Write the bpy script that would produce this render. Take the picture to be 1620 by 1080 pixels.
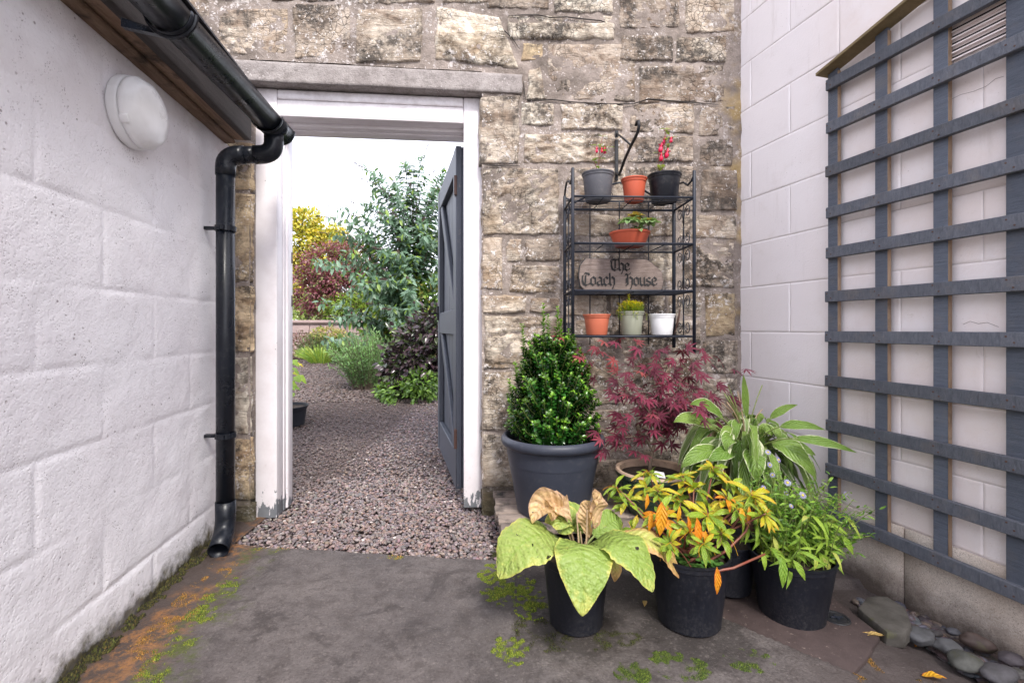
import bpy, bmesh, math, random
import numpy as np
from mathutils import Vector, Matrix, noise as mnoise

for o in list(bpy.data.objects):
    bpy.data.objects.remove(o, do_unlink=True)
random.seed(7)
RNG = np.random.default_rng(7)
scene = bpy.context.scene
COL = scene.collection
R = math.radians

# ------------------------------------------------------------------ camera, sky, sun, exposure
FPX, CX, HY, EYE = 740.0, 810.0, 518.0, 0.88      # lens in photo pixels, horizon row, eye height
cam_d = bpy.data.cameras.new('camera')
cam = bpy.data.objects.new('camera', cam_d)
COL.objects.link(cam)
cam.location = (0, 0, EYE)
cam.rotation_euler = (R(90), 0, 0)
cam_d.sensor_width = 36
cam_d.lens = 36 * FPX / 1620
cam_d.shift_y = (HY - 540) / 1620
cam_d.clip_start = 0.05
cam_d.clip_end = 2000
scene.camera = cam

SUN_EL, SUN_AZ = 50.0, 158.0      # azimuth clockwise from +Y: behind the camera, a little right
world = bpy.data.worlds.new('World')
scene.world = world
world.use_nodes = True
wn = world.node_tree
wn.nodes.clear()
w_out = wn.nodes.new('ShaderNodeOutputWorld')
w_bg = wn.nodes.new('ShaderNodeBackground')
w_sky = wn.nodes.new('ShaderNodeTexSky')
w_sky.sky_type = 'NISHITA'
w_sky.sun_disc = False
w_sky.sun_elevation = R(SUN_EL)
w_sky.sun_rotation = R(SUN_AZ)
w_sky.dust_density = 3.0
w_mix = wn.nodes.new('ShaderNodeMix')
w_mix.data_type = 'RGBA'
w_mix.inputs[0].default_value = 0.72             # thin bright cloud over the blue
w_mix.inputs[7].default_value = (9.0, 9.0, 10.0, 1)
wn.links.new(w_sky.outputs[0], w_mix.inputs[6])
wn.links.new(w_mix.outputs[2], w_bg.inputs[0])
w_bg.inputs[1].default_value = 0.14
wn.links.new(w_bg.outputs[0], w_out.inputs[0])

sun_d = bpy.data.lights.new('sun', 'SUN')
sun_d.energy = 2.0
sun_d.angle = R(14)
sun_d.color = (1.0, 0.96, 0.90)
sun = bpy.data.objects.new('sun', sun_d)
COL.objects.link(sun)
_sd = Vector((math.sin(R(SUN_AZ)) * math.cos(R(SUN_EL)), math.cos(R(SUN_AZ)) * math.cos(R(SUN_EL)), math.sin(R(SUN_EL))))
sun.rotation_euler = _sd.to_track_quat('Z', 'Y').to_euler()
scene.view_settings.view_transform = 'Standard'
scene.view_settings.look = 'None'
scene.view_settings.gamma = 1
scene.view_settings.exposure = 1.16
scene.render.engine = 'CYCLES'

# ------------------------------------------------------------------ geometry of the place
class Frame:
    """a vertical plane: origin O, local x at angle phi, local y pointing into the wall"""
    def __init__(s, ox, oy, phi):
        s.o = (ox, oy); s.phi = phi
        s.ux = (math.cos(phi), math.sin(phi)); s.uy = (-math.sin(phi), math.cos(phi))
    def hit(s, px, py, d=0.0):
        k = (px - CX) / FPX
        a = (k * (s.o[1] + d * s.uy[1]) - s.o[0] - d * s.uy[0]) / (s.ux[0] - k * s.ux[1])
        Y = s.o[1] + a * s.ux[1] + d * s.uy[1]
        return a, EYE - (py - HY) / FPX * Y
    def w(s, a, d, z):
        return Vector((s.o[0] + a * s.ux[0] + d * s.uy[0], s.o[1] + a * s.ux[1] + d * s.uy[1], z))
FS = Frame(0, 2.215, math.atan(0.0928))                    # stone wall
FL = Frame(-0.919, 0, math.pi / 2 + math.atan(0.16))       # white block wall on the left
FR = Frame(1.135, 2.32, math.atan2(-0.9654, 0.2607))       # white wall on the right

def P(px, py, Y):
    return Vector(((px - CX) / FPX * Y, Y, EYE - (py - HY) / FPX * Y))

def garden_z(y):
    return 0.025 * max(0.0, y - 3.0)

# ------------------------------------------------------------------ object helpers
def link(o, parent=None):
    COL.objects.link(o)
    if parent is not None:
        o.parent = parent
    return o

def tag(o, label=None, cat=None, group=None, kind=None):
    if label: o['label'] = label
    if cat: o['category'] = cat
    if group: o['group'] = group
    if kind: o['kind'] = kind
    return o

def thing(name, label, cat, loc=(0, 0, 0), rz=0.0, group=None):
    o = bpy.data.objects.new(name, None)
    o.empty_display_size = 0.05
    o.location = loc
    o.rotation_euler = (0, 0, rz)
    link(o)
    return tag(o, label, cat, group)

def obj(name, me, mat=None, parent=None, loc=None, rot=None, mtx=None, color=None):
    if mat is not None and len(me.materials) == 0:
        me.materials.append(mat)
    o = bpy.data.objects.new(name, me)
    link(o, parent)
    if mtx is not None: o.matrix_local = mtx
    if loc is not None: o.location = loc
    if rot is not None: o.rotation_euler = rot
    if color is not None: o.color = (*color, 1)
    return o

def smooth(me, on=True):
    me.polygons.foreach_set('use_smooth', [on] * len(me.polygons))
    return me

class MB:
    def __init__(s): s.v = []; s.f = []
    def add(s, vs, fs):
        b = len(s.v); s.v += [tuple(v) for v in vs]; s.f += [tuple(i + b for i in f) for f in fs]
        return s
    def box(s, x0, x1, y0, y1, z0, z1):
        vs = [(x, y, z) for z in (z0, z1) for y in (y0, y1) for x in (x0, x1)]
        return s.add(vs, [(0, 2, 3, 1), (4, 5, 7, 6), (0, 1, 5, 4), (2, 6, 7, 3), (0, 4, 6, 2), (1, 3, 7, 5)])
    def prism(s, pts, d):
        """pts: closed 3-D outline, d: extrusion vector"""
        n = len(pts); d = Vector(d)
        vs = [Vector(p) for p in pts] + [Vector(p) + d for p in pts]
        fs = [tuple(range(n - 1, -1, -1)), tuple(range(n, 2 * n))] + [(i, (i + 1) % n, n + (i + 1) % n, n + i) for i in range(n)]
        return s.add(vs, fs)
    def tube(s, pts, r, n=8, cap=True):
        pts = [Vector(p) for p in pts]
        rs = r if isinstance(r, (list, tuple)) else [r] * len(pts)
        prev = None; rings = []
        for i, p in enumerate(pts):
            t = (pts[min(i + 1, len(pts) - 1)] - pts[max(i - 1, 0)])
            if t.length < 1e-9: t = Vector((0, 0, 1))
            t.normalize()
            if prev is None:
                a = t.orthogonal().normalized()
            else:
                a = (prev - t * prev.dot(t))
                a = a.normalized() if a.length > 1e-6 else t.orthogonal().normalized()
            prev = a; b = t.cross(a)
            rings.append([p + (a * math.cos(2 * math.pi * k / n) + b * math.sin(2 * math.pi * k / n)) * rs[i] for k in range(n)])
        vs = [v for ring in rings for v in ring]; fs = []
        for i in range(len(pts) - 1):
            for k in range(n):
                k2 = (k + 1) % n
                fs.append((i * n + k, i * n + k2, (i + 1) * n + k2, (i + 1) * n + k))
        if cap:
            fs.append(tuple(range(n - 1, -1, -1))); m = (len(pts) - 1) * n
            fs.append(tuple(m + k for k in range(n)))
        return s.add(vs, fs)
    def lathe(s, prof, n=32, axis='z', org=(0, 0, 0)):
        """prof: list of (radius, height)"""
        ox, oy, oz = org; vs = []
        for r, h in prof:
            for k in range(n):
                c, q = math.cos(2 * math.pi * k / n) * r, math.sin(2 * math.pi * k / n) * r
                vs.append((ox + c, oy + q, oz + h) if axis == 'z' else (ox + c, oy + h, oz + q))
        fs = []
        for i in range(len(prof) - 1):
            for k in range(n):
                k2 = (k + 1) % n
                fs.append((i * n + k, i * n + k2, (i + 1) * n + k2, (i + 1) * n + k))
        return s.add(vs, fs)
    def mesh(s, name='mesh', sm=False):
        me = bpy.data.meshes.new(name); me.from_pydata(s.v, [], s.f); me.update()
        if sm: smooth(me)
        return me

def bevel_mesh(me, w, seg=2, sm=True, ang=30):
    bm = bmesh.new(); bm.from_mesh(me)
    ed = [e for e in bm.edges if len(e.link_faces) == 2 and e.calc_face_angle(0) > R(ang)]
    bmesh.ops.bevel(bm, geom=ed, offset=w, segments=seg, affect='EDGES', profile=0.5, clamp_overlap=True)
    bm.normal_update(); bm.to_mesh(me); bm.free()
    if sm:
        smooth(me)
        try: me.set_sharp_from_angle(angle=R(40))
        except Exception: pass
    return me

def bbox(x0, x1, y0, y1, z0, z1, w=0.003, seg=2):
    return bevel_mesh(MB().box(x0, x1, y0, y1, z0, z1).mesh(), w, seg)

def subbox(x0, x1, y0, y1, z0, z1, step, amp, scale, seed=0, w=0.004):
    """box whose faces are cut fine and roughened: timber, slabs"""
    bm = bmesh.new()
    m = MB().box(x0, x1, y0, y1, z0, z1).mesh(); bm.from_mesh(m); bpy.data.meshes.remove(m)
    bmesh.ops.bevel(bm, geom=list(bm.edges), offset=w, segments=1, affect='EDGES', clamp_overlap=True)
    L = max(x1 - x0, y1 - y0, z1 - z0)
    for _ in range(3):
        ed = [e for e in bm.edges if e.calc_length() > step]
        if not ed: break
        bmesh.ops.subdivide_edges(bm, edges=ed, cuts=1, use_grid_fill=True)
    for v in bm.verts:
        q = v.co * scale + Vector((seed * 3.1, seed, seed * 1.7))
        v.co += mnoise.noise_vector(q) * amp
    bmesh.ops.triangulate(bm, faces=[f for f in bm.faces if len(f.verts) > 4])
    bm.normal_update()
    me = bpy.data.meshes.new('rough'); bm.to_mesh(me); bm.free()
    return smooth(me)

def np_mesh(name, V, loops, starts, cols=None, sm=False):
    me = bpy.data.meshes.new(name)
    me.vertices.add(len(V)); me.vertices.foreach_set('co', V.astype(np.float32).ravel())
    me.loops.add(len(loops)); me.loops.foreach_set('vertex_index', loops.astype(np.int32))
    me.polygons.add(len(starts)); me.polygons.foreach_set('loop_start', starts.astype(np.int32))
    me.update(calc_edges=True)
    if cols is not None:
        a = me.color_attributes.new('tint', 'FLOAT_COLOR', 'POINT')
        a.data.foreach_set('color', np.concatenate([cols, np.ones((len(cols), 1))], 1).astype(np.float32).ravel())
    if sm: smooth(me)
    return me

def nrm(a):
    return a / np.maximum(np.linalg.norm(a, axis=1, keepdims=True), 1e-9)

def scatter(name, base, pos, yd, zd, scale, cols, mat, parent=None, stuff=True, sm=False):
    """N copies of a small base mesh (V, F) merged into one mesh"""
    bV, bF = base; bV = np.array(bV, float); pos = np.array(pos, float); N = len(pos)
    y = nrm(np.array(yd, float)); z = np.array(zd, float)
    z = z - y * np.sum(y * z, 1, keepdims=True)
    bad = np.linalg.norm(z, axis=1) < 1e-4
    z[bad] = np.cross(y[bad], [0.3, 0.9, 0.2])
    z = nrm(z); x = np.cross(y, z)
    sc = np.array(scale, float)
    if sc.ndim == 1: sc = np.stack([sc] * 3, 1)
    M = np.stack([x, y, z], 2) * sc[:, None, :]
    V = (np.einsum('nij,vj->nvi', M, bV) + pos[:, None, :]).reshape(-1, 3)
    fl = np.concatenate([np.array(f) for f in bF]); ln = np.array([len(f) for f in bF])
    st = np.concatenate([[0], np.cumsum(ln)[:-1]])
    loops = (fl[None, :] + (np.arange(N) * len(bV))[:, None]).ravel()
    starts = (st[None, :] + (np.arange(N) * len(fl))[:, None]).ravel()
    C = np.repeat(np.array(cols, float), len(bV), axis=0) if cols is not None else None
    o = obj(name, np_mesh(name, V, loops, starts, C, sm), mat, parent)
    if stuff: o['kind'] = 'stuff'
    return o

def leaf_base(w=0.5, fold=0.12, bend=-0.12, tipw=0.75):
    V = [(0, 0, 0), (0, .33, 0), (0, .68, bend * .4), (0, 1, bend),
         (-w * .5, .33, fold * w), (-w * .5 * tipw, .68, fold * w + bend * .5),
         (w * .5, .33, fold * w), (w * .5 * tipw, .68, fold * w + bend * .5)]
    F = [(0, 1, 4), (1, 2, 5, 4), (2, 3, 5), (0, 6, 1), (1, 6, 7, 2), (2, 7, 3)]
    return V, F

def ico(sub=1):
    bm = bmesh.new(); bmesh.ops.create_icosphere(bm, subdivisions=sub, radius=1)
    V = [tuple(v.co) for v in bm.verts]; F = [tuple(v.index for v in f.verts) for f in bm.faces]
    bm.free(); return V, F

def jitter_col(cols, n, var=0.15):
    c = np.array(cols, float)[RNG.integers(0, len(cols), n)]
    return np.clip(c * (1 + RNG.normal(0, var, (n, 1))) * (1 + RNG.normal(0, var * .3, (n, 3))), 0.003, 1)

# ------------------------------------------------------------------ material helpers
class NT:
    def __init__(s, name, rough=0.7):
        s.m = bpy.data.materials.new(name); s.m.use_nodes = True
        s.t = s.m.node_tree; s.b = s.t.nodes['Principled BSDF']
        s.b.inputs['Roughness'].default_value = rough
        s.g = None
    def pos(s):
        if s.g is None: s.g = s.t.nodes.new('ShaderNodeNewGeometry')
        return s.g.outputs['Position']
    def n(s, typ, **kw):
        nd = s.t.nodes.new(typ)
        for k, v in kw.items(): setattr(nd, k, v)
        return nd
    def set(s, sock, v):
        if hasattr(v, 'is_output') or isinstance(v, bpy.types.NodeSocket): s.t.links.new(v, sock)
        elif isinstance(v, (tuple, list)) and len(v) == 3 and sock.type == 'RGBA': sock.default_value = (*v, 1)
        else: sock.default_value = v
    def mapped(s, sc, src=None, rot=(0, 0, 0), loc=(0, 0, 0)):
        m = s.n('ShaderNodeMapping'); s.set(m.inputs[0], src or s.pos())
        m.inputs['Scale'].default_value = sc; m.inputs['Rotation'].default_value = rot
        m.inputs['Location'].default_value = loc
        return m.outputs[0]
    def noise(s, scale, detail=4, rough=0.55, vec=None, dist=0.0):
        nd = s.n('ShaderNodeTexNoise'); s.set(nd.inputs['Vector'], vec or s.pos())
        nd.inputs['Scale'].default_value = scale; nd.inputs['Detail'].default_value = detail
        nd.inputs['Roughness'].default_value = rough; nd.inputs['Distortion'].default_value = dist
        return nd.outputs['Fac']
    def voro(s, scale, vec=None, feature='F1', out='Distance', rnd=1.0):
        nd = s.n('ShaderNodeTexVoronoi', feature=feature); s.set(nd.inputs['Vector'], vec or s.pos())
        nd.inputs['Scale'].default_value = scale; nd.inputs['Randomness'].default_value = rnd
        return nd.outputs[out]
    def ramp(s, fac, a, b, c0=0.0, c1=1.0):
        nd = s.n('ShaderNodeMapRange'); s.set(nd.inputs[0], fac)
        nd.inputs[1].default_value = a; nd.inputs[2].default_value = b
        nd.inputs[3].default_value = c0; nd.inputs[4].default_value = c1
        return nd.outputs[0]
    def math(s, op, a, b=0.5, c=None):
        nd = s.n('ShaderNodeMath', operation=op); s.set(nd.inputs[0], a); s.set(nd.inputs[1], b)
        if c is not None: s.set(nd.inputs[2], c)
        return nd.outputs[0]
    def mix(s, fac, a, b, mode='MIX'):
        nd = s.n('ShaderNodeMix', data_type='RGBA', blend_type=mode)
        s.set(nd.inputs[0], fac); s.set(nd.inputs[6], a); s.set(nd.inputs[7], b)
        return nd.outputs[2]
    def sep(s, v=None):
        nd = s.n('ShaderNodeSeparateXYZ'); s.set(nd.inputs[0], v or s.pos()); return nd.outputs
    def attr(s, name='tint'):
        return s.n('ShaderNodeAttribute', attribute_name=name).outputs['Color']
    def uv(s):
        return s.n('ShaderNodeUVMap').outputs[0]
    def rnd(s):
        return s.n('ShaderNodeObjectInfo').outputs['Random']
    def objcol(s):
        return s.n('ShaderNodeObjectInfo').outputs['Color']
    def color(s, c): s.set(s.b.inputs['Base Color'], c)
    def rough(s, v): s.set(s.b.inputs['Roughness'], v)
    def bump(s, h, strength=0.5, dist=0.005):
        nd = s.n('ShaderNodeBump'); nd.inputs['Strength'].default_value = strength
        nd.inputs['Distance'].default_value = dist; s.set(nd.inputs['Height'], h)
        s.t.links.new(nd.outputs[0], s.b.inputs['Normal'])
        return s
    def translucent(s, col, fac=0.3):
        tr = s.n('ShaderNodeBsdfTranslucent'); s.set(tr.inputs[0], col)
        mx = s.n('ShaderNodeMixShader'); mx.inputs[0].default_value = fac
        out = s.t.nodes['Material Output']
        s.t.links.new(s.b.outputs[0], mx.inputs[1]); s.t.links.new(tr.outputs[0], mx.inputs[2])
        s.t.links.new(mx.outputs[0], out.inputs[0])

MATS = {}
def M(name): return MATS[name]

def make_materials():
    # --- painted concrete block, left wall
    t = NT('painted_block', 0.75)
    pits = t.voro(150); pm = t.math('MULTIPLY', t.ramp(pits, 0.16, 0.30, 1, 0), t.ramp(t.noise(22, 3), 0.50, 0.66))
    big = t.math('MULTIPLY', t.ramp(t.voro(42), 0.10, 0.17, 1, 0), t.ramp(t.noise(9, 2), 0.52, 0.64))
    c = t.mix(t.ramp(t.noise(2.2, 4), 0.35, 0.7), (.88, .86, .88), (.83, .80, .82))
    z = t.sep()[2]
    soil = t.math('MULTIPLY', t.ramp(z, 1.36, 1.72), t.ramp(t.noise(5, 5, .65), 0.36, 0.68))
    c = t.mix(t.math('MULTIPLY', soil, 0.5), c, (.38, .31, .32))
    c = t.mix(t.math('MULTIPLY', pm, 0.55), c, (.16, .11, .12))
    c = t.mix(t.math('MULTIPLY', big, 0.6), c, (.14, .08, .08))
    zm = t.math('ADD', z, t.math('MULTIPLY', t.noise(16, 5, .7), -0.17))
    moss = t.ramp(zm, -0.055, 0.005, 1, 0)
    mc = t.mix(t.ramp(t.noise(60, 3), .4, .6), (.035, .030, .018), (.10, .085, .03))
    c = t.mix(moss, c, mc)
    gy = t.math('MULTIPLY', t.ramp(t.noise(1.7, 5, .7, t.mapped((1, 1, 1.6), loc=(4, 1, 7))), .50, .72), .40); c = t.mix(gy, c, (.66, .60, .63))
    t.color(c)
    h = t.math('ADD', t.math('MULTIPLY', t.ramp(t.voro(125), .0, .45), 0.42), t.math('MULTIPLY', pm, -1.0)); h = t.math('ADD', h, t.math('MULTIPLY', t.noise(48, 4, .6), .75))
    h = t.math('ADD', h, t.math('MULTIPLY', t.noise(12, 3), 1.8)); h = t.math('ADD', h, t.math('MULTIPLY', big, -1.2))
    t.bump(h, 0.45, 0.004); MATS['painted_block'] = t.m
    # --- smoother painted block, right wall
    t = NT('painted_wall', 0.65)
    c = t.mix(t.ramp(t.noise(1.6, 4), 0.35, 0.7), (.85, .80, .805), (.80, .745, .75))
    c = t.mix(t.math('MULTIPLY', t.ramp(t.noise(4.5, 6, .7), .56, .8), .35), c, (.50, .42, .37))
    sp = t.math('MULTIPLY', t.ramp(t.voro(75), .07, .12, 1, 0), t.ramp(t.noise(6, 3), .55, .68))
    c = t.mix(t.math('MULTIPLY', sp, .7), c, (.10, .07, .05))
    # cobweb dirt where the trellis stands
    tr = t.math('MULTIPLY', t.ramp(t.noise(26, 6, .75, dist=1.5), .60, .72), t.ramp(t.sep()[0], 1.2, 1.3))
    c = t.mix(t.math('MULTIPLY', tr, .30), c, (.30, .24, .18))
    gr_ = t.math('MULTIPLY', t.ramp(t.sep()[0], 1.22, 1.30), t.ramp(t.noise(3.2, 6, .7), .30, .60)); c = t.mix(t.math('MULTIPLY', gr_, .55), c, (.74, .62, .56))
    dr_ = t.math('MULTIPLY', t.ramp(t.noise(7, 5, .7, t.mapped((3, 3, .35))), .55, .70), t.ramp(t.noise(2, 3), .45, .6)); c = t.mix(t.math('MULTIPLY', dr_, .25), c, (.45, .38, .34))
    t.color(c)
    t.bump(t.math('ADD', t.noise(160, 3), t.math('MULTIPLY', t.noise(12, 3), 1.5)), 0.28, 0.003); MATS['painted_wall'] = t.m
    t = NT('wall_joint', 0.8); t.color(t.mix(t.ramp(t.noise(3), .4, .7), (.70, .64, .64), (.55, .49, .48))); MATS['wall_joint'] = t.m
    # --- plinth
    t = NT('plinth', 0.85)
    g = t.voro(430, out='Color'); gs = t.n('ShaderNodeSeparateColor'); t.set(gs.inputs[0], g)
    c = t.mix(t.ramp(gs.outputs[0], .2, 1), (.52, .45, .39), (.68, .60, .53))
    c = t.mix(t.math('MULTIPLY', t.ramp(gs.outputs[1], .88, .95), .5), c, (.16, .13, .11))
    c = t.mix(t.math('MULTIPLY', t.ramp(t.noise(5, 5, .65), .45, .7), .4), c, (.34, .24, .16))
    zz = t.math('ADD', t.sep()[2], t.math('MULTIPLY', t.noise(11, 5, .7), -.16))
    c = t.mix(t.ramp(zz, -.12, -.02, .85, 0), c, (.05, .032, .025))
    t.color(c); t.bump(gs.outputs[0], .35, .002); MATS['plinth'] = t.m
    # --- sandstone
    t = NT('sandstone', 0.9)
    oc = t.objcol()
    warp = t.noise(7, 5, .65, dist=.8)
    c = t.mix(t.ramp(warp, .38, .62), t.mix(1.0, oc, (1.22, 1.2, 1.15), 'MULTIPLY'), t.mix(1.0, oc, (.50, .42, .36), 'MULTIPLY'))
    strata = t.noise(5, 6, .7, t.mapped((2.2, 2.2, 11), rot=(.1, .14, 0)), .6)
    c = t.mix(t.math('MULTIPLY', t.ramp(strata, .46, .66), .55), c, (.30, .22, .15))
    dark = t.math('MULTIPLY', t.ramp(t.noise(4.2, 7, .72, dist=.5), .46, .58), t.ramp(t.noise(38, 4, .7), .34, .52))
    c = t.mix(t.math('MULTIPLY', dark, .9), c, (.052, .043, .036))
    ochre = t.ramp(t.noise(2.6, 3, .5, t.mapped((1, 1, 1), loc=(3, 5, 1))), .60, .76)
    c = t.mix(t.math('MULTIPLY', ochre, .35), c, (.42, .28, .13))
    wv_ = t.n('ShaderNodeMix', data_type='VECTOR'); wv_.inputs[0].default_value = .035; t.set(wv_.inputs[4], t.pos()); nn_ = t.n('ShaderNodeTexNoise'); nn_.inputs['Scale'].default_value = 45; t.set(nn_.inputs['Vector'], t.pos()); t.set(wv_.inputs[5], nn_.outputs['Color'])
    lv = t.voro(66, wv_.outputs[1])
    lv = t.math('ADD', lv, t.ramp(t.noise(30, 3, .6), .35, .65, -.08, .16))
    lic = t.math('MULTIPLY', t.ramp(lv, .20, .32, 1, 0), t.ramp(t.noise(6.5, 5, .7), .46, .58))
    lic2 = t.math('MULTIPLY', t.ramp(t.noise(34, 6, .75), .54, .60), t.ramp(t.noise(5.5, 4, .6, t.mapped((1, 1, 1), loc=(9, 2, 4))), .50, .58))
    lic = t.math('MAXIMUM', lic, lic2)
    c = t.mix(t.math('MULTIPLY', lic, .9), c, (.74, .69, .66))
    z = t.sep()[2]
    damp = t.ramp(t.math('ADD', z, t.math('MULTIPLY', t.noise(9, 5, .7), -.25)), -.06, .06, 1, 0)
    c = t.mix(t.math('MULTIPLY', damp, .8), c, (.055, .05, .022))
    t.color(c)
    h = t.math('ADD', t.noise(26, 8, .72), t.math('MULTIPLY', strata, 1.1))
    h = t.math('ADD', h, t.math('MULTIPLY', t.noise(150, 4, .7), .28)); h = t.math('ADD', h, t.math('MULTIPLY', lic, .12))
    h = t.math('ADD', h, t.math('MULTIPLY', t.ramp(t.voro(34, feature='DISTANCE_TO_EDGE'), 0, .06, -1, 0), t.ramp(t.noise(5), .5, .6)))
    t.bump(h, .85, .014); MATS['sandstone'] = t.m
    # --- mortar
    t = NT('mortar', 0.95)
    c = t.mix(t.ramp(t.noise(9, 5, .65), .35, .65), (.36, .30, .265), (.20, .165, .142))
    c = t.mix(t.math('MULTIPLY', t.ramp(t.noise(3, 5, .7), .50, .64), .6), c, (.09, .07, .055))
    wv_ = t.n('ShaderNodeMix', data_type='VECTOR'); wv_.inputs[0].default_value = .035; t.set(wv_.inputs[4], t.pos()); nn_ = t.n('ShaderNodeTexNoise'); nn_.inputs['Scale'].default_value = 45; t.set(nn_.inputs['Vector'], t.pos()); t.set(wv_.inputs[5], nn_.outputs['Color'])
    lv = t.math('ADD', t.voro(66, wv_.outputs[1]), t.ramp(t.noise(30, 3, .6), .35, .65, -.08, .16)); lic = t.math('MULTIPLY', t.ramp(lv, .22, .34, 1, 0), t.ramp(t.noise(7, 5, .7), .44, .57))
    lic = t.math('MAXIMUM', lic, t.math('MULTIPLY', t.ramp(t.noise(34, 6, .75), .54, .60), t.ramp(t.noise(4.5, 4, .6, t.mapped((1, 1, 1), loc=(2, 7, 4))), .50, .58)))
    c = t.mix(t.math('MULTIPLY', lic, .85), c, (.66, .60, .58))
    yel = t.math('MULTIPLY', t.ramp(t.noise(4, 4, .6), .52, .66), t.ramp(t.sep()[0], .95, 1.1))
    c = t.mix(t.math('MULTIPLY', yel, .5), c, (.45, .30, .07))
    z = t.sep()[2]
    damp = t.ramp(t.math('ADD', z, t.math('MULTIPLY', t.noise(9, 5, .7), -.25)), -.06, .06, 1, 0)
    c = t.mix(t.math('MULTIPLY', damp, .8), c, (.05, .045, .02))
    t.color(c); t.bump(t.math('ADD', t.noise(60, 7, .75), t.math('MULTIPLY', lic, .15)), .9, .010); MATS['mortar'] = t.m
    # --- concrete lintel
    t = NT('lintel_concrete', 0.9)
    c = t.mix(t.ramp(t.noise(10, 5, .7), .35, .65), (.36, .325, .31), (.24, .21, .20))
    lic = t.math('MULTIPLY', t.ramp(t.voro(80), .2, .3, 1, 0), t.ramp(t.noise(5, 4), .52, .66))
    c = t.mix(t.math('MULTIPLY', lic, .8), c, (.62, .58, .56))
    c = t.mix(t.math('MULTIPLY', t.ramp(t.noise(90, 3), .62, .7), .5), c, (.10, .08, .07))
    c = t.mix(t.math('MULTIPLY', t.ramp(t.noise(26, 6, .75), .50, .62), .55), c, (.15, .13, .12))
    t.color(c); t.bump(t.math('ADD', t.noise(130, 5, .7), t.noise(30, 5, .7)), .8, .006); MATS['lintel'] = t.m
    # --- white door paint, peeling at the foot
    t = NT('door_frame_paint', 0.35)
    z = t.sep()[2]
    pv = t.noise(20, 6, .62, t.mapped((1.6, 1.6, .45)))
    peel = t.math('GREATER_THAN', t.math('ADD', pv, t.ramp(z, 0.0, .34, .13, -.32)), .56)
    chip = t.math('MULTIPLY', t.ramp(t.voro(26), .05, .055, 1, 0), t.ramp(t.noise(3), .55, .56))
    peel = t.math('MAXIMUM', peel, chip)
    base = t.mix(t.ramp(t.noise(6, 5, .7), .45, .75), (.82, .78, .80), (.72, .67, .68))
    spl = t.math('MULTIPLY', t.ramp(t.noise(34, 6, .8), .60, .70), t.ramp(z, .0, .5, 1, 0))
    base = t.mix(t.math('MULTIPLY', spl, .5), base, (.30, .24, .21))
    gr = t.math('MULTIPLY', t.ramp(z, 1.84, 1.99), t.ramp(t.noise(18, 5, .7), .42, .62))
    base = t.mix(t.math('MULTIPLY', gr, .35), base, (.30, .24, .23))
    t.color(t.mix(peel, base, t.mix(t.noise(40), (.13, .14, .16), (.23, .24, .25))))
    t.rough(t.mix(peel, (.35,) * 3, (.85,) * 3)); t.bump(t.math('ADD', t.math('MULTIPLY', peel, -1.5), t.noise(9, 3)), .35, .0012); MATS['frame_paint'] = t.m
    # --- dark door paint
    t = NT('door_paint', 0.5)
    gr = t.noise(14, 6, .65, t.mapped((5, 5, .5)))
    c = t.mix(gr, (.052, .060, .078), (.092, .104, .130))
    c = t.mix(t.math('MULTIPLY', t.ramp(t.noise(30, 5, .7), .62, .72), .5), c, (.24, .20, .18))
    t.color(c); t.bump(gr, .25, .002); MATS['door_paint'] = t.m
    # --- plastics
    def plastic(name, col, rough, dirt=.3, dc=(.22, .19, .17), sc=40, low=False, bump=.05):
        t = NT(name, rough); t.b.inputs['Specular IOR Level'].default_value = .32
        d = t.math('MULTIPLY', t.ramp(t.noise(sc, 6, .75), .52, .72), dirt)
        sp = t.math('MULTIPLY', t.ramp(t.voro(190), .14, .2, 1, 0), t.ramp(t.noise(14, 3), .48, .62))
        if low:
            sp = t.math('MULTIPLY', sp, t.ramp(t.sep()[2], -.02, .17, 1, .12))
            d = t.math('MAXIMUM', d, t.math('MULTIPLY', t.ramp(t.sep()[2], -.02, .10, 1, 0), t.math('MULTIPLY', t.ramp(t.noise(150, 4, .8), .46, .66), .28)))
        c = t.mix(d, col, dc); c = t.mix(t.math('MULTIPLY', sp, dirt), c, dc)
        v = t.ramp(t.noise(6, 3), .3, .7, .85, 1.12)
        vc = t.n('ShaderNodeCombineXYZ')
        for i in range(3): t.set(vc.inputs[i], v)
        c = t.mix(1.0, c, vc.outputs[0], 'MULTIPLY')
        t.color(c); t.rough(t.math('ADD', t.math('MULTIPLY', d, .7), t.ramp(t.noise(11, 4), .3, .7, rough - .06, rough + .10)))
        t.bump(t.noise(sc * 3, 4, .6), bump, .002)
        MATS[name] = t.m
    plastic('black_plastic', (.007, .009, .014), .28, .18, (.12, .12, .12))
    plastic('black_pot', (.006, .007, .012), .46, .16, (.13, .12, .115), 90, True)
    plastic('anthracite_plastic', (.036, .041, .058), .42, .07, (.3, .28, .26))
    plastic('grey_pot', (.095, .095, .108), .55, .22, (.30, .27, .25))
    plastic('small_black_pot', (.010, .011, .016), .36, .15)
    plastic('terracotta_plastic', (.52, .105, .055), .48, .15, (.20, .10, .07))
    plastic('orange_terracotta', (.62, .17, .095), .5, .15, (.30, .14, .10))
    plastic('sage_plastic', (.32, .33, .255), .5, .12, (.2, .18, .14))
    plastic('white_plastic', (.86, .86, .87), .28, .06, (.45, .38, .34))
    plastic('green_glaze', (.035, .06, .042), .25, .35, (.20, .17, .12))
    plastic('brown_pot', (.085, .045, .035), .45, .25, (.2, .15, .12))
    plastic('clay_rim', (.42, .30, .22), .7, .5, (.12, .10, .06))
    plastic('rack_metal', (.018, .022, .033), .42, .2, (.10, .08, .07), 60)
    plastic('black_iron', (.016, .017, .020), .45, .2)
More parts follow.
